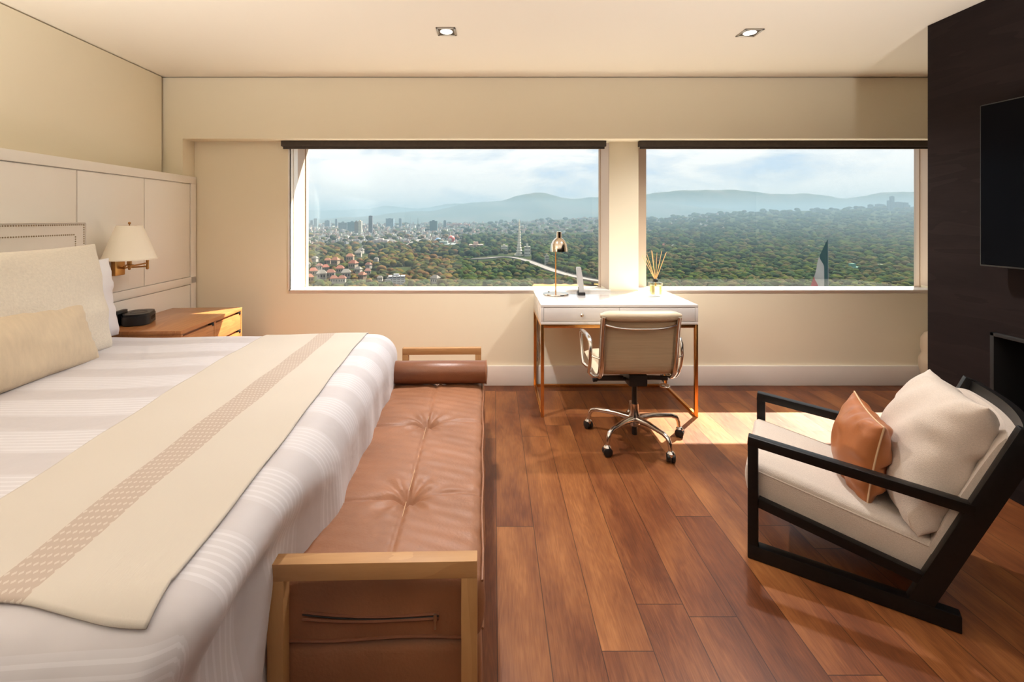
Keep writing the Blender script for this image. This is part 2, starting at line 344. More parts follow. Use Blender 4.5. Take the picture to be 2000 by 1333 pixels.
class MB:
    """collects shapes, then builds ONE mesh object"""
    def __init__(s): s.v = []; s.f = []; s.m = []; s.mi = 0
    def add(s, vs, fs):
        o = len(s.v); s.v += [tuple(map(float, v)) for v in vs]
        for f in fs: s.f.append([i + o for i in f]); s.m.append(s.mi)
        return s
    def box(s, x0, x1, y0, y1, z0, z1, bev=0., M=None, seg=2):
        bm = bmesh.new(); bmesh.ops.create_cube(bm, size=1)
        for v in bm.verts: v.co = ((x0 + x1) / 2 + v.co.x * (x1 - x0), (y0 + y1) / 2 + v.co.y * (y1 - y0), (z0 + z1) / 2 + v.co.z * (z1 - z0))
        if bev: bmesh.ops.bevel(bm, geom=bm.edges[:], offset=bev, segments=seg, profile=.6, affect='EDGES')
        bmesh.ops.recalc_face_normals(bm, faces=bm.faces)
        if M is not None: bm.transform(M)
        bm.verts.ensure_lookup_table()
        s.add([v.co[:] for v in bm.verts], [[v.index for v in f.verts] for f in bm.faces]); bm.free(); return s
    def bar(s, p, q, w, h, bev=.003, up=(0, 0, 1)):
        """square bar from p to q, w across, h along `up`"""
        p, q = Vector(p), Vector(q); d = q - p; Lg = d.length; d.normalize()
        u = Vector(up); side = d.cross(u).normalized(); u = side.cross(d).normalized()
        M = Matrix(((d.x, side.x, u.x, p.x), (d.y, side.y, u.y, p.y), (d.z, side.z, u.z, p.z), (0, 0, 0, 1)))
        return s.box(0, Lg, -w / 2, w / 2, -h / 2, h / 2, bev, M)
    def tube(s, pts, r, n=10, cap=True, closed=False, flat=1.):
        pts = [Vector(p) for p in pts]; rs = r if isinstance(r, (list, tuple)) else [r] * len(pts)
        vs = []; up = None; K = len(pts)
        for i, p in enumerate(pts):
            if closed: d = pts[(i + 1) % K] - pts[i - 1]
            else: d = pts[min(i + 1, K - 1)] - pts[max(i - 1, 0)]
            d.normalize()
            if up is None: up = Vector((0, 0, 1)) if abs(d.z) < .9 else Vector((1, 0, 0))
            sd_ = d.cross(up).normalized(); up = sd_.cross(d).normalized()
            for k in range(n):
                a = 2 * PI * k / n; vs.append(p + (sd_ * math.cos(a) * flat + up * math.sin(a)) * rs[i])
        fs = []
        for i in range(K if closed else K - 1):
            j = (i + 1) % K
            for k in range(n):
                k2 = (k + 1) % n; fs.append([i * n + k, j * n + k, j * n + k2, i * n + k2])
        if cap and not closed: fs += [list(range(n))[::-1], [(K - 1) * n + k for k in range(n)]]
        return s.add(vs, fs)
    def lathe(s, prof, c=(0, 0, 0), n=28, M=None, close=False):
        vs = []; K = len(prof)
        for r, z in prof:
            for k in range(n):
                a = 2 * PI * k / n; v = Vector((r * math.cos(a), r * math.sin(a), z))
                if M is not None: v = M @ v
                vs.append((v.x + c[0], v.y + c[1], v.z + c[2]))
        fs = []
        for i in range(K - 1 if not close else K):
            j = (i + 1) % K
            for k in range(n):
                k2 = (k + 1) % n; fs.append([i * n + k, i * n + k2, j * n + k2, j * n + k])
        if not close:
            if prof[0][0] > 1e-6: fs.append(list(range(n))[::-1])
            if prof[-1][0] > 1e-6: fs.append([(K - 1) * n + k for k in range(n)])
        return s.add(vs, fs)
    def prism(s, poly, z0, z1, M=None):
        n = len(poly); vs = [(x, y, z0) for x, y in poly] + [(x, y, z1) for x, y in poly]
        if M is not None: vs = [M @ Vector(v) for v in vs]
        fs = [list(range(n))[::-1], [n + i for i in range(n)]] + [[i, (i + 1) % n, n + (i + 1) % n, n + i] for i in range(n)]
        return s.add(vs, fs)
    def build(s, name, m, parent=None, smooth=True, loc=None, angle=40):
        me = bpy.data.meshes.new(name); me.from_pydata(s.v, [], s.f); me.update()
        for x in (m if isinstance(m, (list, tuple)) else [m]): me.materials.append(x)
        if len(me.materials) > 1: me.polygons.foreach_set('material_index', s.m)
        if smooth:
            me.polygons.foreach_set('use_smooth', [True] * len(me.polygons))
            try: me.set_sharp_from_angle(angle=math.radians(angle))
            except Exception: pass
        bm = bmesh.new(); bm.from_mesh(me); bmesh.ops.recalc_face_normals(bm, faces=bm.faces); bm.to_mesh(me); bm.free()
        return link(name, me, parent, loc)

def sphere_prof(r, n=10, z=0.): return [(r * math.sin(PI * i / n), z - r * math.cos(PI * i / n)) for i in range(n + 1)]
def sph(mb, c, r, n=12, sx=1, sy=1, sz=1):
    M = Matrix.Diagonal((sx, sy, sz, 1)); return mb.lathe(sphere_prof(r, max(6, n // 2 + 2)), c, n, M)
def smoothstep(a, b, x):
    t = np.clip((x - a) / (b - a), 0, 1); return t * t * (3 - 2 * t)

def grid_mesh(name, P, m, parent=None, attr=None, closed_u=False, angle=60, thick=0):
    nu, nv = P.shape[:2]
    idx = np.arange(nu * nv).reshape(nu, nv)
    a, b, c, d = idx[:-1, :-1], idx[1:, :-1], idx[1:, 1:], idx[:-1, 1:]
    fs = np.stack([a, b, c, d], -1).reshape(-1, 4).tolist()
    me = bpy.data.meshes.new(name); me.from_pydata(P.reshape(-1, 3).tolist(), [], fs); me.update()
    me.polygons.foreach_set('use_smooth', [True] * len(me.polygons)); me.materials.append(m)
    if attr is not None:
        at = me.attributes.new('cloth', 'FLOAT_VECTOR', 'POINT'); at.data.foreach_set('vector', attr.reshape(-1).astype(np.float32))
    o = link(name, me, parent)
    if thick:
        md = o.modifiers.new('thickness', 'SOLIDIFY'); md.thickness = thick; md.offset = 1
    return o

def wrap(A, B, x0, x1, y0, y1, z, r):
    """drape the flat cloth coordinates A,B over a rounded slab"""
    cx = np.clip(A, x0 + r, x1 - r); cyy = np.clip(B, y0 + r, y1 - r)
    da, db = A - cx, B - cyy
    n = np.hypot(da, db); d = np.maximum(np.abs(da), np.abs(db))
    n = np.where(n < 1e-9, 1, n); ux, uy = da / n, db / n
    th = np.clip(d / r, 0, PI / 2)
    hor = r * np.sin(th); drop = r * (1 - np.cos(th)) + np.maximum(0, d - r * PI / 2)
    P = np.stack([cx + ux * hor, cyy + uy * hor, z - drop], -1)
    return P, d, ux, uy, drop

def pad(name, x0, x1, y0, y1, z, r, h, nx, ny, m, parent, fn=None, bottom=True):
    Lg = r * PI / 2 + (h - r)
    def coords(a0, a1, n):
        e = np.linspace(-Lg, r * 0, 12)
        return np.concatenate([a0 + r + e - 0, np.linspace(a0 + r, a1 - r, n)[1:-1], (a1 - r - e)[::-1]])
    A, B = np.meshgrid(coords(x0, x1, nx), coords(y0, y1, ny), indexing='ij')
    P, d, ux, uy, drop = wrap(A, B, x0, x1, y0, y1, z, r)
    if fn is not None: P = fn(P, d, ux, uy, drop, h)
    o = grid_mesh(name, P, m, parent)
    return o

def pillow(name, w, h, t, m, M, parent=None, pinch=.10, n=30, seed=0, wr=.006, power=.5, slump=0., extra=None):
    """two-sided cushion lying in local XY (w x h), thickness t, placed by matrix M"""
    r = np.random.default_rng(seed)
    s = np.sin(np.linspace(-PI / 2, PI / 2, n)); U, V = np.meshgrid(s, s, indexing='ij')
    ox = U * (1 - pinch * (1 - V ** 2)); oy = V * (1 - pinch * (1 - U ** 2))
    prof = ((1 - U ** 2) * (1 - V ** 2)) ** power
    wrk = np.zeros_like(U)
    for k in range(7):
        a, b2, c = r.uniform(-9, 9), r.uniform(-9, 9), r.uniform(0, 6); wrk += np.sin(a * U + b2 * V + c)
    edge = np.exp(-((1 - np.maximum(abs(U), abs(V))) / .25) ** 2)
    for k in range(6):
        a, c = r.uniform(9, 22), r.uniform(0, 6)
        wrk += 1.3 * edge * np.sin(a * np.where(abs(U) > abs(V), V, U) + c)
    wrk *= wr / 3
    vs = []; idx = {}
    def grid(sg):
        Z = sg * (prof * t / 2 + wrk * prof ** .5 * (1 if sg > 0 else .6))
        Xx = ox * w / 2; Yy = oy * h / 2 - slump * (1 - V) * prof * 0
        return np.stack([Xx, Yy, Z], -1)
    T, Bm = grid(1), grid(-1)
    if extra is not None: T, Bm = extra(T, U, V, 1), extra(Bm, U, V, -1)
    fs = []; ids = np.arange(n * n).reshape(n, n); ids2 = ids + n * n
    bd = np.zeros((n, n), bool); bd[0, :] = bd[-1, :] = bd[:, 0] = bd[:, -1] = True
    ids2 = np.where(bd, ids, ids2)
    for i in range(n - 1):
        for j in range(n - 1):
            fs.append([int(ids[i, j]), int(ids[i + 1, j]), int(ids[i + 1, j + 1]), int(ids[i, j + 1])])
            fs.append([int(ids2[i, j]), int(ids2[i, j + 1]), int(ids2[i + 1, j + 1]), int(ids2[i + 1, j])])
    P = np.concatenate([T.reshape(-1, 3), Bm.reshape(-1, 3)])
    me = bpy.data.meshes.new(name); me.from_pydata([tuple(M @ Vector(p)) for p in P.tolist()], [], fs)
    me.polygons.foreach_set('use_smooth', [True] * len(me.polygons)); me.materials.append(m)
    bm = bmesh.new(); bm.from_mesh(me); bmesh.ops.delete(bm, geom=[v for v in bm.verts if not v.link_faces], context='VERTS'); bm.to_mesh(me); bm.free()
    return link(name, me, parent), (ox * w / 2, oy * h / 2, n)

def frame_M(o, ex, ey):
    ex = Vector(ex).normalized(); ey = Vector(ey); ez = ex.cross(ey).normalized(); ey = ez.cross(ex).normalized()
    return Matrix(((ex.x, ey.x, ez.x, o[0]), (ex.y, ey.y, ez.y, o[1]), (ex.z, ey.z, ez.z, o[2]), (0, 0, 0, 1)))

def PT(px, py, Y): return Vector(((px - 965) * Y / F, Y, H - (py - 427) * Y / F))

# ------------------------------------------------------------------ the room
HC = 2.4546; YW = 3.687; YB = 3.545; YG = 4.0
XR = 4.4; YR = -3.4
TH = math.radians(2.83); SN, CS = math.sin(TH), math.cos(TH)
SILL_Z = .742; TOPZ = 1.966
W1 = (-1.651, .933); W2 = (1.17, 3.72)
FLX = -2.85
struct(MB().box(FLX, XR, YR, YW + .01, -.12, 0).build('floor', FLOORM, smooth=False))
struct(MB().box(FLX, XR, YR, YG + .1, HC, HC + .15).build('ceiling', CEIL, smooth=False))
# window wall with its two openings
mb = MB(); Y2 = YG + .006
mb.box(FLX, XR, YW, Y2, 0, SILL_Z)
mb.box(FLX, XR, YW, Y2, TOPZ, HC)
for a, b_ in ((FLX, W1[0]), (W1[1], W2[0]), (W2[1], XR)): mb.box(a, b_, YW, Y2, SILL_Z, TOPZ)
struct(mb.build('wall_back', WALL, smooth=False))
# dropped beam and pier in front of the window wall
mb = MB(); mb.box(FLX, XR, YB, YW - .0005, 1.972, HC - .009); mb.box(FLX, XR, YB + .02, YW - .0005, HC - .009, HC - .0005); mb.box(FLX, -2.426, YB, YW - .0005, 0, 1.972)
o = struct(mb.build('trim_1', WALL, smooth=False))
# left wall, slightly out of square with the window wall
def bedp(x, y, z=0): return Vector((-.4136 + x * CS - y * SN, x * SN + y * CS, z))
BEDM = Matrix.Translation((-.4136, 0, 0)) @ Matrix.Rotation(TH, 4, 'Z')
mb = MB(); mb.box(-2.3, -1.983, YR - .05, YB + .08, 0, HC - .009, M=BEDM); mb.box(-2.3, -2.003, YR - .05, YB + .08, HC - .009, HC - .0005, M=BEDM); struct(mb.build('wall_left', WALL, smooth=False))
struct(MB().box(XR, XR + .15, YR, Y2, 0, HC).build('wall_right', WALL, smooth=False))
struct(MB().box(FLX, XR, YR - .15, YR, 0, HC).build('wall_front', DARKWOOD, smooth=False))  # unseen wall; dark finish chosen to cut bounce light
# baseboard
mb = MB(); mb.box(-2.4, XR, YW - .018, YW - .0005, 0.0005, .160, .003); struct(mb.build('baseboard_back', TRIMW))
# windows
SZ = .77
def window(i, x0, x1, fl):
    e = struct(empty('window_%d' % i, ((x0 + x1) / 2, YG, SILL_Z)))
    ox, oy, oz = e.location
    def bld(mb_, n, m): 
        mb_.v = [(a - ox, b - oy, c - oz) for a, b, c in mb_.v]; return mb_.build(n, m, e)
    # sill board
    mb = MB(); mb.prism([(YW - .014, .764), (YW - .014, .7735), (YW - .008, .7745), (YG - .02, .748), (YG - .02, .7425), (YW - .0005, .7425), (YW - .0005, .764)], x0 - .008, x1 + .008, Matrix(((0, 0, 1, 0), (1, 0, 0, 0), (0, 1, 0, 0), (0, 0, 0, 1)))); bld(mb, 'window_sill', SILLW)
    # jamb liners / blind guides near the room side
    mb = MB()
    mb.box(x0, x0 + .006, YW - .014, 3.815, SZ, TOPZ - .001, .001); mb.box(x0 + .006, x0 + .012, 3.728, 3.738, SZ, TOPZ - .001)
    mb.box(x0 - .012, x0 + .006, YW - .014, YW - .001, .764, TOPZ - .001, .001)
    if i == 1: bld(mb, 'jamb_liner', SILLW)
    # reveal lining
    mb = MB(); mb.box(x1 - .004, x1 - .0005, YW, YG - .03, SZ, TOPZ - .001)
    mb.box(x0 + .0005, x0 + .004, 3.815, YG - .03, SZ, TOPZ - .001)
    mb.box(x0, x1, YW + .02, YG - .03, TOPZ - .003, TOPZ - .0005); bld(mb, 'reveal_lining', REVEAL)
    # outer frame
    mb = MB(); mb.box(x0, x0 + fl, YG - .03, YG + .02, .75, TOPZ - .001); mb.box(x1 - .012, x1, YG - .03, YG + .02, .75, TOPZ - .001)
    mb.box(x0, x1, YG - .03, YG + .02, .7425, .750); mb.box(x0, x1, YG - .03, YG + .02, TOPZ - .004, TOPZ - .001); bld(mb, 'window_frame', REVEAL)
    mb = MB(); mb.box(x0 + fl * .6, x1 - .006, YG - .006, YG, .745, TOPZ - .006); bld(mb, 'pane', GLASSP)
window(1, *W1, .012); window(2, *W2, .157)
# roller blinds rolled up under the beam
def blind(xa, xb, lab):
    e = empty('roller_blind', ((xa + xb) / 2, 3.64, 1.972), 0, lab, 'blind', 'roller blinds over the windows')
    w = (xb - xa) / 2
    MB().box(-w, w, -.012, .030, -.046, -.001, .003).build('blind_cassette', BLIND, e)
    mb = MB(); mb.box(-w + .01, w - .01, .002, .014, -.064, -.046, .002); mb.build('bottom_bar', BLIND, e)
blind(-1.70, .895, 'dark brown rolled-up blind above the left window')
blind(1.158, 3.8, 'dark brown rolled-up blind above the right window')

# left wall panelling (white lacquered, grooved)
e = empty('wall_panelling', (0, 0, 0), 0, 'white lacquered panelling with square grooves behind the bed', 'wall panelling')
px = -1.814
mb = MB(); mb.box(-1.9825, px - .012, -1.2, 3.615, .001, 1.672, M=BEDM); mb.build('backing_board', PANEL, e, smooth=False)
def panel(y0, y1, z0, z1): mb.box(px - .0125, px, y0, y1, z0, z1, .0025, M=BEDM)
g = .0035; seams = [-1.2, 1.06, 1.595, 2.13, 2.665, 3.195, 3.70]
# convert: seam positions are along the wall
mb = MB(); mb.box(px - .0125, px + .006, -1.2, 3.772, 1.628, 1.684, .003, M=BEDM); mb.build('top_rail', PANEL, e)
mb = MB(); mb.box(px - .0125, px + .004, -1.2, 3.772, .830, .886, .003, M=BEDM); mb.build('middle_rail', PANEL, e)
mb = MB(); mb.box(px - .0125, px + .004, 3.706, 3.772, .001, 1.628, .003, M=BEDM); mb.build('end_stile', PANEL, e)
for a, b_ in zip(seams[:-1], seams[1:]):
    mb = MB(); panel(a + g, b_ - g, .890, 1.622); mb.build('panel', PANEL, e)
mb = MB(); panel(-1.2, 3.70, .02, .824); mb.build('lower_panel', PANEL, e)
# outlet plate
e = empty('wall_outlet', bedp(px, 2.90, .71), TH, 'pale outlet plate on the panelling beside the white pillow', 'outlet')
MB().box(0.0005, .008, -.05, .05, -.04, .05, .002).build('plate', TRIMW, e)
for k in (-1, 1): MB().box(.008, .0095, k * .02 - .002, k * .02 + .002, -.015, .02).build('socket', BLACKP, e)

# dark fireplace partition at the right
XF, YF = 2.482, 2.605
e = empty('fireplace_partition', (XF, YF, 0), 0, 'dark brown veneered fireplace wall standing floor to ceiling at the right', 'fireplace wall')
NY0, NY1, NZ0, NZ1 = .9, 2.268, .22, .785
mb = MB()
def bx(y0, y1, z0, z1, x1=.62, x0=0): mb.box(x0, x1, y0 - YF, y1 - YF, z0, z1)
bx(YR + .01, NY0, .001, HC - .001); bx(NY1, YF, .001, HC - .001); bx(NY0, NY1, NZ1, HC - .001); bx(NY0, NY1, .001, NZ0)
bx(NY0, NY1, NZ0, NZ1, .62, .42)
mb.build('partition_body', DARKWOOD, e, smooth=False)
mb = MB(); t = .018
mb.box(-.012, .40, NY0 - YF, NY1 - YF, NZ1 - t, NZ1, .002); mb.box(-.012, .40, NY0 - YF, NY1 - YF, NZ0, NZ0 + t, .002)
mb.box(-.012, .40, NY1 - YF - t, NY1 - YF, NZ0, NZ1, .002); mb.box(-.012, .40, NY0 - YF, NY0 - YF + t, NZ0, NZ1, .002)
mb.build('firebox_frame', BLACKM, e)
mb = MB(); mb.box(.40, .418, NY0 - YF, NY1 - YF, NZ0, NZ1); mb.build('firebox_back', BLACKM, e)
mb = MB(); mb.box(.16, .19, NY0 - YF + .2, NY1 - YF - .1, NZ0 + t, NZ0 + .05, .002).box(.10, .25, NY0 - YF + .2, NY0 - YF + .22, NZ0 + t, NZ0 + .035).box(.10, .25, NY1 - YF - .14, NY1 - YF - .12, NZ0 + t, NZ0 + .035)
mb.build('burner_tray', BLACKP, e)

# television
e = empty('television', (XF - .10, 2.232, 1.51), math.radians(4), 'large black flat television mounted on the dark partition', 'television')
MB().box(0, .035, -1.30, 0, -.392, .394, .004).build('television_body', BLACKP, e)
MB().box(-.002, .0005, -1.294, -.006, -.384, .388).build('screen', BLACK, e)
MB().box(.035, .075, -.85, -.45, -.15, .15, .004).build('wall_mount', BLACKM, e)

# recessed ceiling spots
def downlight(x, y, label, k=1.):
    e = empty('ceiling_spotlight', (x, y, HC), 0, label, 'ceiling light', 'recessed ceiling spots')
    mb = MB(); s_, t = .056, .011
    for a, b_, c, d in ((-s_, s_, -s_, -s_ + t), (-s_, s_, s_ - t, s_), (-s_, -s_ + t, -s_, s_), (s_ - t, s_, -s_, s_)):
        mb.box(a, b_, c, d, -.006, -.0005, .001)
    mb.build('trim_frame', STEEL, e)
    MB().box(-s_ + t, s_ - t, -s_ + t, s_ - t, -.0022, -.0008).build('recess', mat_rec, e)
    MB().lathe([(.0, -.006), (.030, -.006), (.036, -.004), (.036, -.003)], n=24).build('bulb', GLOWM, e)
    ld = bpy.data.lights.new('spot_beam', 'SPOT'); ld.energy = SPOT * k; ld.color = LAMP; ld.spot_size = math.radians(130); ld.spot_blend = 1; ld.shadow_soft_size = .035
    lo = bpy.data.objects.new('spot_beam', ld); COL.objects.link(lo); lo.parent = e; lo.location = (0, 0, -.03)
    return e
mat_rec = mat('recess_dark', (.10, .07, .045), .4, metal=.5)
downlight(-.281, 2.683, 'square recessed ceiling spot above the bench, the left one of the two')
downlight(1.517, 2.70, 'square recessed ceiling spot above the desk chair, the right one of the two')
downlight(-.281, .4, 'added unseen ceiling spot giving fill light over the foot of the bed', .05)  # out of view, added as weak fill light
downlight(1.517, .4, 'added unseen ceiling spot giving fill light over the armchair', .05)  # another unseen spot added for fill
# unseen uplighters added out of frame to brighten walls and ceiling
for i, (x, y, z, lb) in enumerate(((-1.9, .30, 1.3, 'added unseen fill uplighter beyond the near side of the bed'), (1.65, .25, 1.3, 'added unseen fill uplighter behind the armchair'), (.2, -1.8, 1.3, 'added unseen fill uplighter between the bed and the entrance'))):
    e = empty('fill_lamp', (x, y, 0), 0, lb, 'fill lamp', 'added fill uplighters')
    MB().lathe([(0, 0), (.16, 0), (.16, .015), (.02, .03), (.012, .05), (.012, z - .10), (0, z - .10)]).build('pole', NICKEL, e)
    MB().lathe([(0, z - .11), (.10, z - .09), (.17, z), (.165, z), (.095, z - .08), (0, z - .10)], n=32, close=True).build('bowl', NICKEL, e)
    ld = bpy.data.lights.new('fill_uplight', 'SPOT'); ld.energy = UPLIGHT * (1, 1, .12)[i]; ld.color = LAMP; ld.spot_size = math.radians(172); ld.spot_blend = .5; ld.shadow_soft_size = .08
    lo = bpy.data.objects.new('fill_uplight', ld); COL.objects.link(lo); lo.parent = e; lo.location = (0, 0, z - .01); lo.rotation_euler = (PI, 0, 0)

# ------------------------------------------------------------------ the bed
bed = empty('bed', (-.4136, 0, 0), TH, 'wide bed made up with a white striped duvet against the panelled wall', 'bed')
MB().box(-1.70, -.18, .84, 2.54, .03, .32, .02).build('bed_base', BASEF, bed)
MB().box(-1.70, -.17, .80, 2.58, .32, .64, .06, seg=4).build('mattress', SHEET, bed)
BX0, BX1, BY0, BY1, BZ, BR = -1.70, 0.0, .695, 2.665, .70, .125
def puff(P, A, B, drop, ux, uy, k=1.):
    x, y = P[..., 0], P[..., 1]
    top = np.exp(-(drop / .12) ** 2)
    P[..., 2] += top * (.006 * np.sin(3.1 * A + .7) * np.sin(2.3 * B + .4) + .003 * np.sin(9 * A + 4 * B) + .002 * np.sin(17 * B - 5 * A))
    # folds: strongest at the near foot corner
    side = smoothstep(.02, .35, drop)
    cor = np.exp(-(((B - .72) / .30) ** 2)) * (ux > .0) * smoothstep(-.25, .1, A)
    ang = np.arctan2(np.clip(-uy, 0, 1), np.clip(ux, 0, 1))
    nearside = np.clip(-uy, 0, 1)
    foot = np.clip(ux, 0, 1)
    f = side * (foot * (.006 * np.sin(14 * B + 3 * drop) + .004 * np.sin(31 * B + 1)) + nearside * (.020 * np.sin(11 * A + 2.5 * drop + 1) + .010 * np.sin(24 * A)))
    nearc = np.exp(-((B - .80) / .38) ** 2) * smoothstep(.04, .25, drop)
    f += nearc * foot * (.020 * np.sin(17 * (B - .75) + 11 * drop) + .010 * np.sin(38 * B + 18 * drop + 1))
    f += side * .030 * np.exp(-((ang - .75) / .5) ** 2) * np.cos(9 * (ang - .7) + 3 * drop) * (foot > .02) * (nearside > .02)
    flare = smoothstep(.10, .60, drop) * (.012 * foot * np.exp(-((B - .9) / .35) ** 2) + .10 * nearside)
    P[..., 0] += ux * (f + flare) * k; P[..., 1] += uy * (f + flare) * k
    P[..., 0] -= .080 * smoothstep(1.40, 1.02, y) * smoothstep(.02, .16, drop) * foot
    # the bench presses the duvet in below its seat height
    return P
def bed_cloth(name, a0, a1, b0, b1, na, nb, m, parent, off=0., attr=True, thick=0, edgew=0., skew=None):
    A, B = np.meshgrid(np.linspace(a0, a1, na), np.linspace(b0, b1, nb), indexing='ij')
    if skew is not None: A0 = A; A = A + skew(B); B = B + .042 * smoothstep(-.18, -.42, A0) * smoothstep(1.3, .75, B) - .010 * smoothstep(-.25, -.12, A0) * smoothstep(1.2, .75, B)
    P, d, ux, uy, drop = wrap(A, B, BX0 - .3, BX1, BY0, BY1, BZ, BR)
    P = puff(P, A, B, drop, ux, uy)
    if off:
        th = np.clip(d / BR, 0, PI / 2)
        P[..., 0] += ux * np.sin(th) * off; P[..., 1] += uy * np.sin(th) * off; P[..., 2] += np.cos(th) * off
    P[..., 2] = np.maximum(P[..., 2], .012)
    return grid_mesh(name, P, m, parent, attr=np.stack([A, B, 0 * A], -1), thick=thick)
L_ = BR * PI / 2 + .56
bed_cloth('duvet', -1.69, BX1 - BR + L_, BY0 + BR - L_, BY1 - BR + L_, 150, 190, DUVET, bed, thick=.0)
# headboard
hb = MB().box(-1.808, -1.735, .90, 2.625, .25, 1.327, .012, seg=3).build('headboard', HEADB, bed)
tag(hb, 'cream upholstered headboard with two rows of nailheads')
def nails(y1, ztop, name):
    mb = MB(); st = .0125
    ys = np.arange(.95, y1, st); zs = np.arange(.85, ztop, st)
    for y in ys: mb.lathe([(0.0, .0035), (.003, .0025), (.0045, 0)], (-1.7352, y, ztop), 6, Matrix.Rotation(PI / 2, 4, 'Y'))
    for z in zs: mb.lathe([(0.0, .0035), (.003, .0025), (.0045, 0)], (-1.7352, y1, z), 6, Matrix.Rotation(PI / 2, 4, 'Y'))
    mb.build(name, NAIL, hb)
nails(2.613, 1.315, 'outer_nailhead_row'); nails(2.56, 1.262, 'inner_nailhead_row')
MB().tube([(-1.735, .95, 1.327), (-1.735, 2.62, 1.327), (-1.735, 2.625, 1.32), (-1.735, 2.625, .7)], .004, 6).build('piping', HEADB, hb)

# runner across the foot
rn = empty('bed_runner', (-.4136, 0, 0), TH, 'beige bed runner with a woven diamond band laid across the foot of the bed', 'bed runner')
sk = lambda B: (B - .78) * -.022 + .012 * np.sin(2.2 * B)
bed_cloth('runner_cloth', -.675, -.125, .750, 2.85, 90, 190, RUNNER, rn, off=.004, thick=.004, skew=sk)

# pillows (bed frame: x towards the foot, y towards the window)
def bedpillow(nm, y, w, h, t, xb, xt, zb, m, lab, seed, **k):
    lean = xt - xb; hh = math.sqrt(max(h * h - lean * lean, .01))
    c = bedp((xb + xt) / 2, y, zb + hh / 2)
    ey = (bedp(xt, y, zb + hh) - bedp(xb, y, zb)); ex = bedp(0, 1) - bedp(0, 0)
    o, g_ = pillow(nm, w, h, t, m, Matrix(), None, seed=seed, **k)
    o.matrix_world = frame_M(c, ex, ey)
    tag(o, lab, 'pillow'); return o
bedpillow('bed_pillow', 2.28, .80, .44, .17, -1.60, -1.655, .688, SHEET, 'white cotton pillow standing behind the big cream sham, beside the wall lamp', 3, wr=.007, pinch=.06, power=.38)
def flange(T, U, V, sg):
    return T
sh = bedpillow('euro_sham', 2.01, .78, .535, .17, -1.425, -1.51, .692, SHAM, 'large cream textured square pillow leaning on the headboard', 5, wr=.004, pinch=.04, power=.36)
lm = bedpillow('lumbar_pillow', 1.84, .74, .30, .13, -1.335, -1.425, .692, LUMBAR, 'small sand-coloured rectangular cushion in front of the cream sham', 9, wr=.005, pinch=.04, power=.40)

# ------------------------------------------------------------------ wall lamp
WL = bedp(px, 2.945, 0)
e = empty('wall_lamp', (WL.x, WL.y, 1.045), TH, 'brass swing-arm wall lamp with a cream shade beside the bed', 'wall lamp')
MB().box(.0005, .028, -.040, .040, -.052, .058, .004).build('wall_plate', BRASS, e)
mb = MB(); mb.tube([(.028, .005, -.005), (.05, .005, -.005)], .006); mb.tube([(.05, .005, -.012), (.05, .005, .006)], .008)
mb.tube([(.05, .005, -.005), (.14, .075, -.003)], .005, 8); mb.tube([(.14, .075, -.014), (.14, .075, .032)], .0085, 10)
sph(mb, (.14, .075, .032), .0095, 10); sph(mb, (.14, .075, -.014), .0095, 10)
mb.build('swing_arm', BRASS, e)
mb = MB(); mb.tube([(.14, .075, .018), (.155, -.10, .014)], .005, 8); mb.tube([(.155, -.10, .004), (.155, -.10, .03)], .010, 10)
sph(mb, (.155, -.10, .0), .008, 8)
mb.build('upper_arm', BRASS, e)
MB().lathe([(.0, .02), (.024, .02), (.024, .024), (.012, .027), (.012, .05)], (.155, -.10, 0), 16).build('drip_cup', BRASS, e)
MB().lathe([(.0, .05), (.012, .05), (.012, .075), (.0, .075)], (.155, -.10, 0), 12).build('bulb_holder', LABEL, e)
c = (.155, -.10, 0)
mb = MB(); mb.lathe([(.137, .058), (.136, .062), (.0655, .262), (.0635, .262), (.1340, .062), (.135, .058)], c, 40, close=True); mb.build('lamp_shade', SHADE, e)
MB().lathe([(.1385, .056), (.1385, .064), (.1355, .064), (.1355, .056)], c, 40, close=True).build('shade_hem', SHADE, e)
mb = MB(); mb.tube([(c[0], c[1], .075), (c[0], c[1], .27)], .003, 6); sph(mb, (c[0], c[1], .277), .008, 10)
mb.tube([(c[0] - .064, c[1], .26), (c[0] + .064, c[1], .26)], .0015, 4); mb.tube([(c[0], c[1] - .064, .26), (c[0], c[1] + .064, .26)], .0015, 4)
mb.build('finial', BRASS, e)

# ------------------------------------------------------------------ nightstand
NSX = px + .004; NW = .505
ns = empty('nightstand', bedp(NSX, 2.762, 0), TH, 'red-brown wooden nightstand with finger-pull drawers beyond the bed', 'nightstand')
ny1 = .72; nz = .684
MB().box(0, NW, 0, ny1, nz - .024, nz, .0025).build('top', WALNUT, ns)
mb = MB(); mb.box(0, NW - .022, .004, ny1 - .004, .10, nz - .0245); 
mb.box(NW - .022, NW - .001, 0.002, .018, .10, nz - .0245); mb.box(NW - .022, NW - .001, ny1 - .018, ny1 - .002, .10, nz - .0245); mb.box(NW - .022, NW - .001, ny1 / 2 - .009, ny1 / 2 + .009, .10, nz - .0245)
mb.build('carcass', WALNUT, ns)
for j in (0, 1):
    ya = .020 + j * (ny1 / 2 - .009); yb = ya + ny1 / 2 - .031
    for k in range(4):
        z1 = nz - .034 - k * .135; z0 = z1 - .124
        d = MB().box(NW - .021, NW - .002, ya, yb, z0, z1 - .006, .0015).build('drawer', WALNUT, ns)
        MB().box(NW - .0205, NW - .004, yb - .035, yb - .001, z1 - .005, z1 + .009).box(NW - .004, NW + .002, yb - .022, yb - .004, z1 - .014, z1 + .004, .001).build('pull', BLACKM, d)
for x in (.03, NW - .06):
    for y in (.02, ny1 - .05): MB().box(x, x + .03, y, y + .03, .0, .10, .003).build('leg', WALNUT, ns)

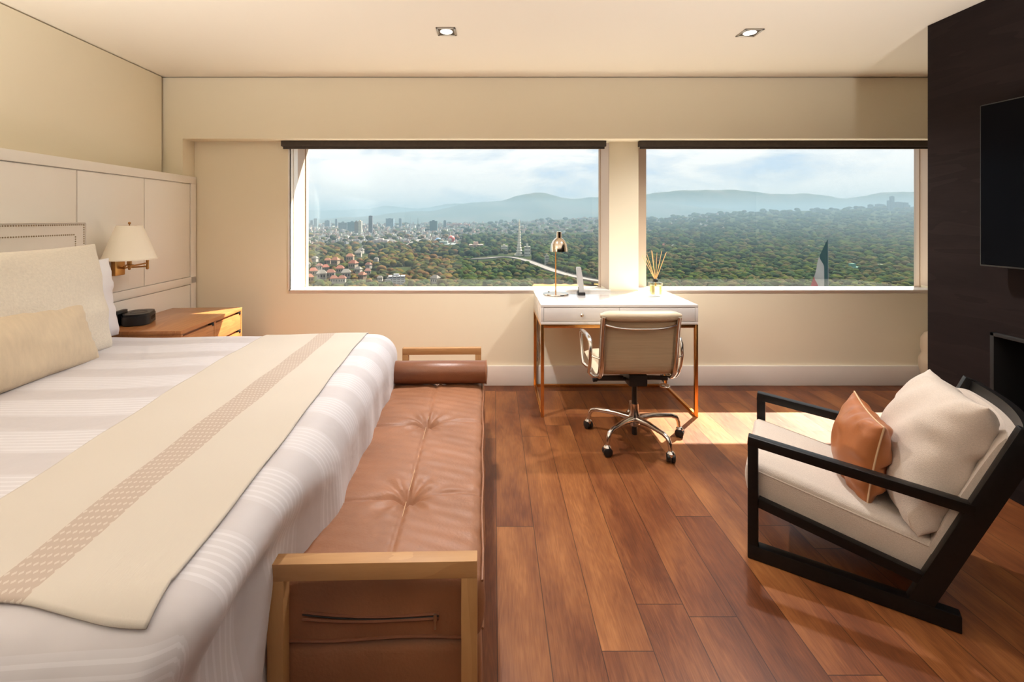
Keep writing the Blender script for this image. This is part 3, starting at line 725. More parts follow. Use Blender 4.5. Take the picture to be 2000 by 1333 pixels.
# clock radio with dock
ca = bedp(NSX + .11, 2.762 + .22, nz)
e = empty('clock_radio', ca, TH + .35, 'black rounded clock radio on the nightstand', 'clock radio')
def rrect(w, h, r, n=6):
    pts = []
    for cx_, cy_, a0 in ((w / 2 - r, h / 2 - r, 0), (-w / 2 + r, h / 2 - r, PI / 2), (-w / 2 + r, -h / 2 + r, PI), (w / 2 - r, -h / 2 + r, 1.5 * PI)):
        for i in range(n + 1): a = a0 + i * PI / 2 / n; pts.append((cx_ + r * math.cos(a), cy_ + r * math.sin(a)))
    return pts
mb = MB()
for z0, z1, s_ in ((.0, .006, .90), (.006, .06, 1.), (.06, .072, .95)): mb.prism(rrect(.15 * s_, .21 * s_, .06 * s_), z0, z1)
mb.build('radio_body', BLACKP, e)
MB().lathe([(.040, .0718), (.042, .0730), (.046, .0730), (.048, .0718)], (0, 0, 0), 28, close=True).build('dial_ring', BLACK, e)
MB().prism([(.0735, -.035), (.0765, -.035), (.0765, .035), (.0735, .035)], .026, .046).build('display', BLACK, e)
e = empty('charging_dock', bedp(NSX + .035, 2.762 + .165, nz), TH + .1, 'small black charging dock upright behind the clock radio', 'dock')
MB().box(-.014, .012, -.045, .055, 0, .092, .004).build('dock_body', BLACKP, e)
MB().box(.012, .016, -.04, .05, .01, .075, .001).build('dock_screen', BLACK, e)

# ------------------------------------------------------------------ the leather bench
BR_ = math.radians(1.3)
bn = empty('bench', (-.0406, 1.0945, 0), BR_, 'long tan leather daybed bench with oak frame ends at the foot of the bed', 'bench')
AZ = .525; bw = .5005; T_ = .0385
def bench_arm(y, lab=None):
    a = MB().box(-bw, 0, y, y + T_ - .002, AZ - .041, AZ, .0015).build('arm_rail', OAK, bn)
    if lab: tag(a, lab)
    MB().box(-bw, -bw + T_, y, y + T_ - .002, 0, AZ - .0412, .0015).build('leg', OAKV, bn)
    MB().box(-T_, 0, y, y + T_ - .002, 0, AZ - .0412, .0015).build('leg', OAKV, bn)
bench_arm(0); bench_arm(1.80)
for x in (-bw + .06, -.09): MB().box(x, x + .03, .037, 1.80, .02, .055).build('side_rail', OAK, bn)
tufts = [(-.228, .39), (-.232, .915), (-.235, 1.44)]
def bench_fn(P, d, ux, uy, drop, h):
    x, y = P[..., 0].copy(), P[..., 1].copy()
    top = np.exp(-(drop / .03) ** 2)
    z = np.zeros_like(x)
    z += .004 * np.sin(6 * y + 1)
    for tx, ty in tufts:
        r2 = np.hypot(x - tx, (y - ty))
        an = np.arctan2(y - ty, x - tx)
        z -= .032 * np.exp(-(r2 / .035) ** 2) + .012 * np.exp(-(r2 / .11) ** 2)
        z += .0045 * np.cos(9 * an + 2 * tx) * np.exp(-((r2 - .07) / .06) ** 2)
        z -= .009 * np.exp(-((y - ty - .02 * np.sin(8 * (x - tx))) / .010) ** 2)      # cross seam
    cx_ = -.230 - .004 * y
    z -= .006 * np.exp(-((x - cx_) / .006) ** 2)
    z += .012 * np.sin(PI * np.clip((x + .49) / .5, 0, 1))
    w = .0012 * np.sin(75 * y + 6 * np.sin(7 * x) + 2 * np.sin(19 * x)) * (.5 + .5 * np.sin(4 * y + 9 * x)) + .0008 * np.sin(128 * y + 9 * np.sin(5 * x + 1))
    z += w
    P[..., 2] += z * top
    sd_ = np.sin(PI * np.clip(drop / h, 0, 1)); wob = .008 * sd_ + .003 * sd_ * np.sin(23 * (x + y)) + .002 * np.sin(51 * y)
    P[..., 0] += ux * wob; P[..., 1] += uy * wob * .5
    return P
cu = pad('seat_cushion', -.494, .010, .039, 1.797, .446, .028, .137, 70, 330, LEATH, bn, bench_fn)
MB().tube([(-.23, .06, .441), (-.2312, .36, .447)] , .0012, 5).tube([(-.2316, .42, .446), (-.2335, .88, .447)], .0012, 5).tube([(-.2337, .95, .447), (-.236, 1.40, .447)], .0012, 5).build('stitched_seam', STITCH, cu)
mb = MB()
for xx, zz in ((.016, .438), (.017, .318)):
    mb.tube([(xx - .004 + .002 * math.sin(i), .05 + i * .058, zz + .002 * math.sin(2.3 * i)) for i in range(31)], .0035, 6)
mb.build('welt', LEATH, cu)
# zip on the near end of the cushion
mb = MB(); zy = .034
n = 24
pts = [(-.43 + .335 * i / n, zy, .372 - .006 * math.sin(PI * i / n) + .010 * (1 - i / n) ** 3) for i in range(n + 1)]
mb.tube(pts, .0038, 6); mb.tube([(p[0], p[1], p[2] - .014 - .004 * math.sin(9 * p[0])) for p in pts], .0045, 6)
mb.build('zip_flap', LEATHD, cu)
mb = MB(); mb.tube([(p[0], p[1] + .001, p[2] - .006) for p in pts], .0032, 5); mb.build('zip_tape', BLACKM, cu)
MB().box(-.108, -.100, zy - .008, zy - .003, .358, .374, .001).box(-.107, -.101, zy - .008, zy - .005, .338, .358, .001).build('zip_pull', STEEL, cu)
def base_fn(P, d, ux, uy, drop, h):
    sd_ = np.sin(PI * np.clip(drop / h, 0, 1)) ** .5
    w = .010 * sd_ + .0025 * np.sin(17 * (P[..., 0] + P[..., 1])) * sd_
    P[..., 0] += ux * w; P[..., 1] += uy * w * .3
    return P
pad('base_cushion', -.490, .000, .041, 1.795, .306, .022, .248, 30, 120, LEATH, bn, base_fn)
MB().tube([(-.48 + .47 * i / 20, .036, .311 - .004 * math.sin(7 * i / 20)) for i in range(21)], .004, 6).build('lower_welt', LEATHD, bn)
# bolster
bo = empty('bolster', (-.302, 2.475, .446 + .068), BR_ - .01, 'round tan leather bolster lying on the far end of the bench', 'bolster')
R = .060; Lh = .262
prof = [(0, -Lh - .004), (.03, -Lh - .003), (R * .93, -Lh), (R, -Lh + .006), (R * 1.01, 0), (R, Lh - .006), (R * .93, Lh), (.03, Lh + .003), (0, Lh + .004)]
MB().lathe(prof, (0, 0, 0), 36, Matrix.Rotation(PI / 2, 4, 'Y')).build('bolster_cover', LEATHD, bo)
for s_ in (-1, 1): MB().tube([(s_ * (Lh - .003), (R + .001) * math.cos(2 * PI * k / 32), (R + .001) * math.sin(2 * PI * k / 32)) for k in range(32)], .0032, 6, closed=True).build('bolster_piping', LEATH, bo)

# ------------------------------------------------------------------ the desk
DX0, DX1, DY0, DY1, DZ = .3175, 1.3835, 3.085, 3.66, .765
dk = empty('desk', ((DX0 + DX1) / 2, (DY0 + DY1) / 2, 0), 0, 'white lacquered writing desk on thin brass legs below the windows', 'desk')
cx0, cy0 = dk.location.x, dk.location.y
hx, hy = (DX1 - DX0) / 2, (DY1 - DY0) / 2
MB().box(-hx, hx, -hy, hy, DZ - .020, DZ, .0015).build('tabletop', LACQ, dk)
mb = MB(); bz = .630
mb.box(-hx, hx, -hy + .016, hy, bz, DZ - .0202, .001); 
mb.box(-hx, hx, -hy, -hy + .016, bz, bz + .018, .001); mb.box(-hx, -hx + .018, -hy, -hy + .016, bz + .0182, DZ - .0202, .001); mb.box(hx - .018, hx, -hy, -hy + .016, bz + .0182, DZ - .0202, .001)
mb.build('carcass', LACQ, dk)
for x0, x1 in ((-hx + .020, -.001), (.001, hx - .020)):
    d = MB().box(x0, x1, -hy + .0005, -hy + .015, bz + .020, DZ - .0225, .001).build('drawer', LACQ, dk)
    xc = (x0 + x1) / 2
    MB().lathe([(0, .024), (.007, .023), (.0115, .018), (.011, .013), (.005, .008), (.0045, .0)], (xc, -hy + .0005, (bz + DZ) / 2 - .002), 16, Matrix.Rotation(PI / 2, 4, 'X')).build('knob', NICKEL, d)
q = .0215
for sx in (-1, 1):
    xa, xb = (-hx, -hx + q) if sx < 0 else (hx - q, hx)
    for ya in (-hy, hy - q): MB().box(xa, xb, ya, ya + q, 0, bz - .001, .0015).build('leg', BRASSF, dk)
    for za in (0, bz - .001 - q): MB().box(xa, xb, -hy + q, hy - q, za, za + q, .0015).build('side_rail', BRASSF, dk)
MB().box(-hx + q, hx - q, hy - q, hy, .0, q, .0015).build('rear_rail', BRASSF, dk)
MB().box(-hx + q, hx - q, -hy, -hy + q, bz - .001 - q, bz - .001, .0015).build('front_rail', BRASSF, dk)
# cord hanging behind the left of the desk
mb = MB(); mb.tube([(.352, 3.662, .60), (.350, 3.664, .45), (.356, 3.660, .36), (.348, 3.664, .27), (.358, 3.661, .23), (.350, 3.662, .30), (.346, 3.664, .20)], .004, 6)
tag(mb.build('power_cord', CORD), 'grey power cord hanging against the wall beside the left desk leg', 'cord')

# desk lamp
e = empty('desk_lamp', (.474, 3.50, DZ), 0, 'polished nickel desk lamp with a small dome shade on the desk', 'desk lamp')
MB().lathe([(0, 0), (.096, 0), (.100, .004), (.098, .010), (.070, .014), (.03, .019), (.010, .022), (0, .022)], n=40).build('base', NICKEL, e)
MB().lathe([(.0048, .02), (.0048, .36), (0, .362)], n=12).build('pole', BRASSF, e)
mb = MB(); mb.lathe([(.068, .332), (.067, .350), (.061, .385), (.048, .412), (.032, .430), (.022, .436), (.0215, .432), (.030, .426), (.046, .408), (.058, .383), (.0645, .350), (.066, .332)], (.024, 0, 0), 36, close=True)
mb.build('dome_shade', NICKEL, e)
MB().lathe([(0, .434), (.0205, .434), (.0205, .482), (.012, .486), (0, .486)], (.024, 0, 0), 20).build('socket_cap', NICKEL, e)
mb = MB(); sph(mb, (.024, 0, .385), .026, 14); mb.build('bulb', LABEL, e)
MB().tube([(.0, 0, .36), (.012, 0, .395), (.024, 0, .43)], .005, 8).build('neck', NICKEL, e)
MB().lathe([(0, .014), (.006, .014), (.006, .020), (0, .021)], (-.05, .03, 0), 10).build('switch', BLACKP, e)

# slim grey handset / tablet stand seen edge-on
e = empty('phone_stand', (.665, 3.485, DZ), 0, 'grey slab-shaped cordless phone standing in its cradle on the desk', 'telephone')
MB().box(-.028, .028, -.035, .030, 0, .022, .004).build('cradle', BLACKP, e)
mb = MB()
pr = [(-.018, .010), (.020, .010), (.019, .05), (.010, .13), (-.004, .212), (-.030, .212), (-.034, .206), (-.028, .12), (-.020, .05)]
mb.prism([(x, z) for x, z in pr], -.024, .024, Matrix(((1, 0, 0, 0), (0, 0, 1, 0), (0, 1, 0, 0), (0, 0, 0, 1)))); mb.build('handset', GREYP, e, angle=50)
MB().prism([(-.0215, .06), (-.0185, .06), (-.0205, .02), (-.0235, .02)], -.018, .018, Matrix(((1, 0, 0, 0), (0, 0, 1, 0), (0, 1, 0, 0), (0, 0, 0, 1)))).build('keypad', BLACK, e)

# reed diffuser
e = empty('reed_diffuser', (1.217, 3.43, DZ), 0, 'square glass reed diffuser with amber oil and rattan sticks on the desk', 'reed diffuser')
mb = MB(); mb.box(-.046, .046, -.030, .030, 0.0005, .104, .006, seg=3); mb.lathe([(.017, .103), (.014, .112), (.014, .118)], n=20); mb.build('bottle', DGLASS, e)
MB().box(-.038, .038, -.023, .023, .014, .082, .004).build('oil', OIL, e)
MB().box(-.0175, .0175, -.0315, -.0305, .018, .078).build('bottle_label', LABEL, e)
MB().lathe([(.0165, .108), (.0175, .110), (.0175, .128), (.0150, .130), (.0, .130)], n=24).build('cap_ring', BLACKM, e)
MB().tube([(-.017, -.012, .118), (-.030, -.029, .108), (-.030, -.0325, .088), (-.030, -.0325, .03)], .0035, 6, flat=.5).build('ribbon', BLACKM, e)
for i, (tx, ty, hh) in enumerate(((-.098, .01, .305), (-.085, -.03, .30), (-.055, .03, .315), (-.038, -.02, .345), (-.018, .02, .335), (.0, -.03, .33), (.055, .02, .34), (.070, -.02, .325), (.086, .01, .33))):
    bx_, by_ = -tx * .22, -ty * .22
    MB().tube([(bx_ * .8, by_ * .8, .05), (tx * .08, ty * .08, .13), (tx, ty, hh)], .0021, 5).build('reed', REED, e)

# ------------------------------------------------------------------ office chair
oc = empty('office_chair', (.859, 2.785, 0), 0, 'ivory padded swivel office chair with polished aluminium arms at the desk', 'office chair')
hub = Vector((0, 0, .135))
MB().lathe([(0, .085), (.028, .085), (.033, .10), (.036, .125), (.034, .15), (.026, .165), (.024, .22), (0, .22)], n=24).build('hub', CHROME, oc)
MB().lathe([(0, .03), (.016, .03), (.016, .085), (0, .085)], n=16).build('column_end', BLACKP, oc)
MB().lathe([(0, .22), (.0165, .22), (.0165, .35), (0, .35)], n=16).build('gas_column', BLACKP, oc)
def star_leg(a):
    R5 = .285; u = Vector((math.cos(a), math.sin(a), 0)); s_ = Vector((-u.y, u.x, 0))
    mb = MB()
    pts = [hub + u * .015 + Vector((0, 0, -.005)), hub + u * .12 + Vector((0, 0, .004)), hub + u * .235 + Vector((0, 0, -.002)), hub + u * .268 + Vector((0, 0, -.014)), hub + u * .283 + Vector((0, 0, -.040)), hub + u * .288 + Vector((0, 0, -.078))]
    mb.tube(pts, [.022, .0165, .0135, .013, .012, .010], 10)
    lg = mb.build('leg', CHROME, oc)
    c = u * (R5 + .006)
    mb = MB(); mb.lathe([(0, .026), (.012, .026), (.021, .034), (.022, .050), (.014, .060), (0, .062)], (c.x, c.y, 0), 14)
    cs = mb.build('caster', CHROME, lg)
    ax = (s_ * .8 + u * .6).normalized(); M = Vector((0, 0, 1)).rotation_difference(ax).to_matrix().to_4x4()
    for sg in (-1, 1):
        cc = c + ax * (sg * .013 - .0) + Vector((0, 0, .026))
        mb = MB(); mb.lathe([(0, -.010), (.020, -.010), (.026, -.006), (.026, .006), (.020, .010), (0, .010)], cc, 20, M); mb.build('wheel', BLACKP, cs)
a0 = math.atan2(.983, .182)
for k in range(5): star_leg(a0 + k * 2 * PI / 5 - .02)
# mechanism
cxs = -.042   # seat centre offset to the hub
MB().box(-.062, .048, -.10, .12, .355, .425, .008).build('tilt_mechanism', BLACKP, oc)
mb = MB(); mb.tube([(-.05, -.02, .375), (-.235, -.02, .375)], .011, 10); mb.tube([(-.235, -.02, .375), (-.26, -.02, .372)], .016, 12)
mb.tube([(.04, -.03, .38), (.19, -.03, .385)], .010, 10)
mb.build('adjust_bar', BLACKP, oc)
mb = MB(); mb.tube([(.165, .0, .395), (.168, -.02, .35)], .008, 8); mb.lathe([(0, -.004), (.03, -.004), (.034, 0), (.03, .004), (0, .004)], (.172, -.03, .338), 18); mb.build('height_lever', CHROME, oc)
for s_ in (-1, 1):
    for p_, q_ in (((cxs + s_ * .05, -.06, .40), (cxs + s_ * .20, -.12, .415)), ((cxs + s_ * .05, .10, .40), (cxs + s_ * .20, .12, .42))): MB().bar(p_, q_, .022, .022).build('cross_arm', BLACKP, oc)
# seat sling + back sling: side profile (y, z), y towards the desk
prof = [(.245, .458), (.235, .470), (.20, .472), (.10, .462), (.0, .450), (-.10, .443), (-.145, .446), (-.175, .462), (-.192, .49), (-.203, .54), (-.212, .60), (-.222, .67), (-.236, .74), (-.252, .80), (-.262, .822)]
hw = .222
def profile_pts(n=70):
    P = np.array(prof); s_ = np.concatenate([[0], np.cumsum(np.hypot(*np.diff(P, axis=0).T))]); t_ = np.linspace(0, s_[-1], n)
    y = np.interp(t_, s_, P[:, 0]); z = np.interp(t_, s_, P[:, 1])
    k = np.array([.25, .5, .25])
    for _ in range(3): y[1:-1] = np.convolve(y, k, 'valid'); z[1:-1] = np.convolve(z, k, 'valid')
    return y, z, t_
yy, zz, tt = profile_pts()
dy, dz = np.gradient(yy), np.gradient(zz); nn = np.hypot(dy, dz); ny_, nz_ = -dz / nn, dy / nn   # normal; flip towards the sitter
if ny_[-8] < 0: ny_, nz_ = -ny_, -nz_
def sling(i0, i1, name, m, off0, off1, pads=None, w=hw, part=oc):
    """closed padded strip between profile samples i0..i1; off = front/back offset"""
    idx = np.arange(i0, i1 + 1); K = len(idx); xs = np.linspace(-w, w, 15)
    vs = []; fs = []
    for s_, off in ((0, off0), (1, off1)):
        for j, i in enumerate(idx):
            tloc = j / (K - 1)
            bulge = (pads(tloc) if pads and s_ == 0 else 0.)
            endr = 1 - (2 * abs(tloc - .5)) ** 8
            for x in xs:
                ex = 1 - (abs(x) / w) ** 8
                o_ = off * (endr * ex if True else 1) + bulge * ex
                vs.append((cxs + x, yy[i] + ny_[i] * o_, zz[i] + nz_[i] * o_))
    n = len(xs); S = K * n
    for j in range(K - 1):
        for k in range(n - 1):
            a = j * n + k; fs.append([a, a + 1, a + n + 1, a + n]); a += S; fs.append([a, a + n, a + n + 1, a + 1])
    for j in range(K - 1):
        for k in (0, n - 1): a = j * n + k; fs.append([a, a + n, a + n + S, a + S])
    for j in (0, K - 1):
        for k in range(n - 1): a = j * n + k; fs.append([a, a + 1, a + 1 + S, a + S])
    return MB().add(vs, fs).build(name, m, part, angle=70)
ib = int(np.argmin(np.abs(zz[35:] - .49))) + 35
padsf = lambda k: (lambda t: .018 * abs(math.sin(PI * k * t)) ** .5)
sling(1, ib - 6, 'seat', CREAML, .016, -.008, padsf(2))
sling(ib - 5, 68, 'backrest', CREAMB, .006, -.006, None, hw - .004)
bp_ = sling(ib - 5, 66, 'back_pads', CREAML, .026, .004, padsf(3), hw + .002)
# rolled head pad over the top
ytop, ztop = yy[-1], zz[-1]
mb = MB()
ring = []
hn = 18
for k in range(hn):
    a = 2 * PI * k / hn; ring.append((.033 * math.cos(a), .030 * math.sin(a)))
vs = []; xs = np.linspace(-hw - .004, hw + .004, 17)
for x in xs:
    s_ = max(.35, (1 - (abs(x) / (hw + .006)) ** 10)); sag = -.004 * (1 - (x / hw) ** 2)
    for a, b_ in ring: vs.append((cxs + x, ytop + .012 + a * s_ - .0, ztop - .014 + b_ * s_ + sag))
fs = []
for i in range(len(xs) - 1):
    for k in range(hn): k2 = (k + 1) % hn; fs.append([i * hn + k, i * hn + k2, (i + 1) * hn + k2, (i + 1) * hn + k])
fs += [list(range(hn)), [(len(xs) - 1) * hn + k for k in range(hn)][::-1]]
mb.add(vs, fs).build('head_pad', CREAML, oc, angle=75)
# aluminium side ribs following the profile
for s_ in (-1, 1):
    ii = list(range(2, 69, 2)); w = hw - .014
    pts = [(cxs + s_ * w, yy[i] - ny_[i] * .014, zz[i] - nz_[i] * .014) for i in ii]
    tag(MB().tube(pts, .0150, 12, flat=.85).build('side_rib', CHROME, oc), 'polished aluminium rib')
    # arm loop
    x = cxs + s_ * (hw + .040)
    loop = [(x - s_ * .052, -.12, .425), (x - s_ * .02, -.13, .43), (x, -.12, .45), (x, -.15, .50), (x, -.168, .56), (x, -.165, .625), (x, -.135, .650), (x, -.08, .655), (x, .04, .648), (x, .10, .640), (x, .118, .62), (x, .112, .58), (x, .085, .50), (x, .055, .45), (x - s_ * .02, .04, .432), (x - s_ * .052, .03, .43)]
    MB().tube(loop, [.009, .010, .011, .011, .011, .0115, .013, .0135, .0135, .0125, .011, .010, .010, .010, .010, .009], 10).build('armrest', CHROME, oc)
    MB().tube([(cxs + s_ * (hw - .005), -.205, .555), (x, -.168, .56)], .006, 8).build('arm_joint', CHROME, oc)
i1 = int(np.argmin(np.abs(zz[35:] - .755))) + 35
mb = MB(); m_ = [(cxs + x, yy[i1] - .014 - .016 * (1 - (x / hw) ** 4), zz[i1] + .012 - .030 * (1 - (abs(x) / hw) ** 3.)) for x in np.linspace(-hw + .012, hw - .012, 15)]
mb.tube(m_, .0065, 8); mb.build('back_brace', CHROME, oc)

# ------------------------------------------------------------------ the armchair
ACO = Vector((1.008, 1.81, 0)); UA = Vector((.835, -.55, 0)).normalized(); VA = Vector((.55, .835, 0)).normalized()
ac = empty('armchair', ACO, math.atan2(UA.y, UA.x), 'black wooden-framed lounge armchair with oatmeal linen cushions at the right', 'armchair')
# chair frame coordinates: x = u (backwards), y = v (towards the window), z up
CW = .578; t = .036
for j, v in enumerate((t / 2, CW - t / 2)):
    MB().bar((.018, v, .0), (.018, v, .450), t, t, .003, up=(1, 0, 0)).build('front_leg', CHAIRF, ac)
    MB().bar((.0, v, .466), (.640, v, .410), t + .004, .036, .004).build('armrest', CHAIRF, ac)
    MB().bar((.036, v, .228), (.535, v, .128), t - .004, .036, .003).build('seat_rail', CHAIRF, ac)
    MB().bar((.0, v, .029), (.610, v, .029), t + .004, .056, .004).build('runner', CHAIRF, ac)
    mb = MB(); mb.bar((.500, v, .030), (.768, v, .690), t, .062, .004, up=(1, 0, 0)); mb.build('back_post', CHAIRF, ac)
MB().bar((.018, t, .208), (.018, CW - t, .208), t - .006, .036).build('front_rail', CHAIRF, ac)
MB().bar((.548, t, .14), (.548, CW - t, .14), .030, .036).build('rear_rail', CHAIRF, ac)
# curved top rail
def arc(n, u, z, sag):
    return [(u + sag * (1 - (2 * k / n - 1) ** 2), .004 + (CW - .008) * k / n, z) for k in range(n + 1)]
mb = MB(); A1 = arc(14, .750, .672, .042); n = 14
vs = []
for p in A1:
    for du, dz_ in ((-.013, -.026), (.013, -.030), (.022, .014), (-.004, .018)): vs.append((p[0] + du, p[1], p[2] + dz_))
fs = [[i * 4 + k, i * 4 + (k + 1) % 4, (i + 1) * 4 + (k + 1) % 4, (i + 1) * 4 + k] for i in range(n) for k in range(4)] + [[0, 1, 2, 3], [n * 4 + k for k in (3, 2, 1, 0)]]
mb.add(vs, fs).build('top_rail', CHAIRF, ac, angle=30)
mb = MB(); A2 = arc(14, .585, .225, .030); vs = []
for p in A2:
    for du, dz_ in ((-.012, -.022), (.012, -.026), (.022, .02), (-.002, .024)): vs.append((p[0] + du, p[1], p[2] + dz_))
mb.add(vs, fs).build('lower_back_rail', CHAIRF, ac, angle=30)
# upholstered back panel
nu, nv = 20, 26
U_, V_ = np.meshgrid(np.linspace(0, 1, nu), np.linspace(0, 1, nv), indexing='ij')
vv = .030 + (CW - .060) * V_; sag = (1 - (2 * V_ - 1) ** 2)
ub = .555 + (.736 - .555) * U_ + sag * (.026 + .014 * U_); zb = .215 + (.652 - .215) * U_
P0 = np.stack([ub - .022 - .012 * np.sin(PI * U_) ** .4, vv, zb + .012 * np.sin(PI * V_) ** .3 * U_], -1); P1 = np.stack([ub + .012, vv, zb], -1)
mb = MB(); mb.add(P0.reshape(-1, 3).tolist() + P1.reshape(-1, 3).tolist(), [])
S = nu * nv; fs2 = []
for i in range(nu - 1):
    for j in range(nv - 1):
        a = i * nv + j; fs2 += [[a, a + 1, a + nv + 1, a + nv], [a + S, a + S + nv, a + S + nv + 1, a + S + 1]]
for i in range(nu - 1):
    for j in (0, nv - 1): a = i * nv + j; fs2.append([a, a + nv, a + nv + S, a + S])
for j in range(nv - 1):
    for i in (0, nu - 1): a = i * nv + j; fs2.append([a, a + 1, a + 1 + S, a + S])
for f in fs2: mb.f.append(f); mb.m.append(0)
mb.build('back_upholstery', LINEN, ac, angle=50)
# seat cushion
def seat_fn(P, d, ux, uy, drop, h):
    s_ = np.sin(PI * np.clip(drop / h, 0, 1)); top = np.exp(-(drop / .02) ** 2)
    x, y = P[..., 0].copy(), P[..., 1].copy()
    P[..., 2] += top * (.020 * np.sin(PI * np.clip((x + .02) / .56, 0, 1)) ** .6 * np.sin(PI * np.clip(y / CW, 0, 1)) ** .6 + .002 * np.sin(11 * x + 5 * y))
    P[..., 0] += ux * .010 * s_; P[..., 1] += uy * .004 * s_
    P[..., 2] -= (P[..., 0]) * .200
    return P
sc_ = pad('seat_cushion', -.004, .560, .038, CW - .038, .362, .022, .118, 40, 40, LINEN, ac, seat_fn)
mb = MB(); r_ = .020; pts = []
for cx_, cy_, a0_ in ((.56 - r_, CW - .038 - r_, 0), (-.004 + r_, CW - .038 - r_, PI / 2), (-.004 + r_, .038 + r_, PI), (.56 - r_, .038 + r_, 1.5 * PI)):
    for k in range(5): a = a0_ + k * PI / 8; x = cx_ + (r_ + .002) * math.cos(a); y = cy_ + (r_ + .002) * math.sin(a); pts.append((x, y, .344 - .2 * x))
mb.tube(pts, .0032, 6, closed=True); mb.build('cushion_piping', LINEN, sc_)

def achair(u, v, z): return ACO + UA * u + VA * v + Vector((0, 0, z))
# big linen cushion leaning on the back
def fold(T, U, V, sg):
    return T
def free_pillow(nm, cen, ex, ey, w, h, t_, m, lab, seed, **k):
    o, g_ = pillow(nm, w, h, t_, m, Matrix(), None, seed=seed, **k); o.matrix_world = frame_M(cen, ex, ey)
    tag(o, lab, 'cushion'); return o
ld = Vector((UA.x * .36, UA.y * .36, .93))
o = free_pillow('linen_cushion', achair(.570, .285, .490), VA * .99 - UA * .10 - Vector((0, 0, .04)), ld, .50, .50, .24, LINEN, 'large oatmeal linen cushion leaning on the back of the armchair', 11, wr=.013, pinch=.06, power=.40, n=40)
ld2 = Vector((UA.x * .16, UA.y * .16, .98))
o = free_pillow('leather_cushion', achair(.375, .26, .440), VA * .97 - UA * .17 + Vector((0, 0, .05)), ld2 - VA * .05, .33, .32, .17, LEATHP, 'small cognac leather cushion in front of the linen one on the armchair', 13, wr=.010, pinch=.09, power=.45, n=36)
w_, h_, pn = .33, .32, .09
pts = []
for k in range(4):
    for i in range(16):
        s_ = -1 + 2 * i / 16
        U1, V1 = ((s_, -1), (1, s_), (-s_, 1), (-1, -s_))[k]
        pts.append((U1 * (1 - pn * (1 - V1 ** 2)) * w_ / 2, V1 * (1 - pn * (1 - U1 ** 2)) * h_ / 2, 0))
MB().tube(pts, .0035, 6, closed=True).build('piping', STITCH, o)

# ottoman in the far right corner
e = empty('ottoman', (3.50, 3.30, 0), 0, 'ivory tufted ottoman half hidden behind the dark partition', 'ottoman')
def ott(P, d, ux, uy, drop, h):
    s_ = np.sin(PI * np.clip(drop / h, 0, 1)); w = .025 * s_ ** .6 + .006 * np.cos(24 * drop) * s_
    w -= .012 * s_ * (np.exp(-((drop - .16) / .015) ** 2))
    P[..., 0] += ux * w; P[..., 1] += uy * w; P[..., 2] += .012 * np.exp(-(drop / .03) ** 2); return P
pad('upholstery', -.10, .75, -.38, .34, .455, .05, .40, 20, 20, OTTO, e, ott)
mb = MB(); mb.box(-.09, .74, -.37, .33, .045, .40, .01); mb.build('frame', OTTO, e)
for x in (-.05, .68):
    for y in (-.33, .28): MB().box(x, x + .04, y, y + .04, 0, .05, .004).build('foot', BLACKM, e)

# ================================================================== the view
def hill_y(px_):
    return np.interp(px_, [200, 600, 900, 1000, 1100, 1170, 1260, 1340, 1400, 1500, 1620, 1690, 1792, 2400], [438, 438, 437, 434, 429, 424, 429, 424, 418, 413, 411, 406, 405, 402])
GZ = -130.
def ground(X, Y):
    X = np.asarray(X, float); Y = np.asarray(Y, float)
    px_ = 965 + F * X / Y
    tgt = H - (hill_y(px_) - 427) / F * 7000
    t_ = np.clip((Y - 2400) / 4600, 0, 1) ** 1.25
    z = GZ + t_ * (tgt - GZ)
    z = np.where(Y > 7000, tgt - (Y - 7000) * .03, z)
    return z + 2.0 * np.sin(X / 170) * np.sin(Y / 230)
def mesh_np(name, V, Fc, m, colors=None, smooth=True, kind=None):
    me = bpy.data.meshes.new(name)
    me.vertices.add(len(V)); me.vertices.foreach_set('co', V.astype(np.float32).reshape(-1))
    nl = Fc.shape[0] * Fc.shape[1]; me.loops.add(nl); me.loops.foreach_set('vertex_index', Fc.astype(np.int32).reshape(-1))
    me.polygons.add(len(Fc)); me.polygons.foreach_set('loop_start', np.arange(0, nl, Fc.shape[1], dtype=np.int32))
    me.polygons.foreach_set('loop_total', np.full(len(Fc), Fc.shape[1], np.int32))
    me.polygons.foreach_set('use_smooth', np.full(len(Fc), smooth))
    me.update(calc_edges=True)
    if colors is not None:
        at = me.color_attributes.new('tint', 'FLOAT_COLOR', 'POINT')
        at.data.foreach_set('color', np.concatenate([colors, np.ones((len(V), 1))], 1).astype(np.float32).reshape(-1))
    me.materials.append(m)
    return me
GROUNDM = ramp_mat('park_ground', [(.020, .028, .011), (.030, .037, .016), (.057, .048, .030)], .012, pos=(.38, .70))
ks = np.linspace(-1.0, 1.6, 130); Ys = np.concatenate([np.geomspace(330, 7000, 70), np.array([7400, 8500, 11000, 16000, 30000, 60000])])
KK, YY = np.meshgrid(ks, Ys, indexing='ij'); XX = KK * YY; ZZ = ground(XX, YY)
V = np.stack([XX, YY, ZZ], -1).reshape(-1, 3); idx = np.arange(len(V)).reshape(KK.shape)
Fc = np.stack([idx[:-1, :-1], idx[1:, :-1], idx[1:, 1:], idx[:-1, 1:]], -1).reshape(-1, 4)
struct(link('ground', mesh_np('ground', V, Fc, GROUNDM)))

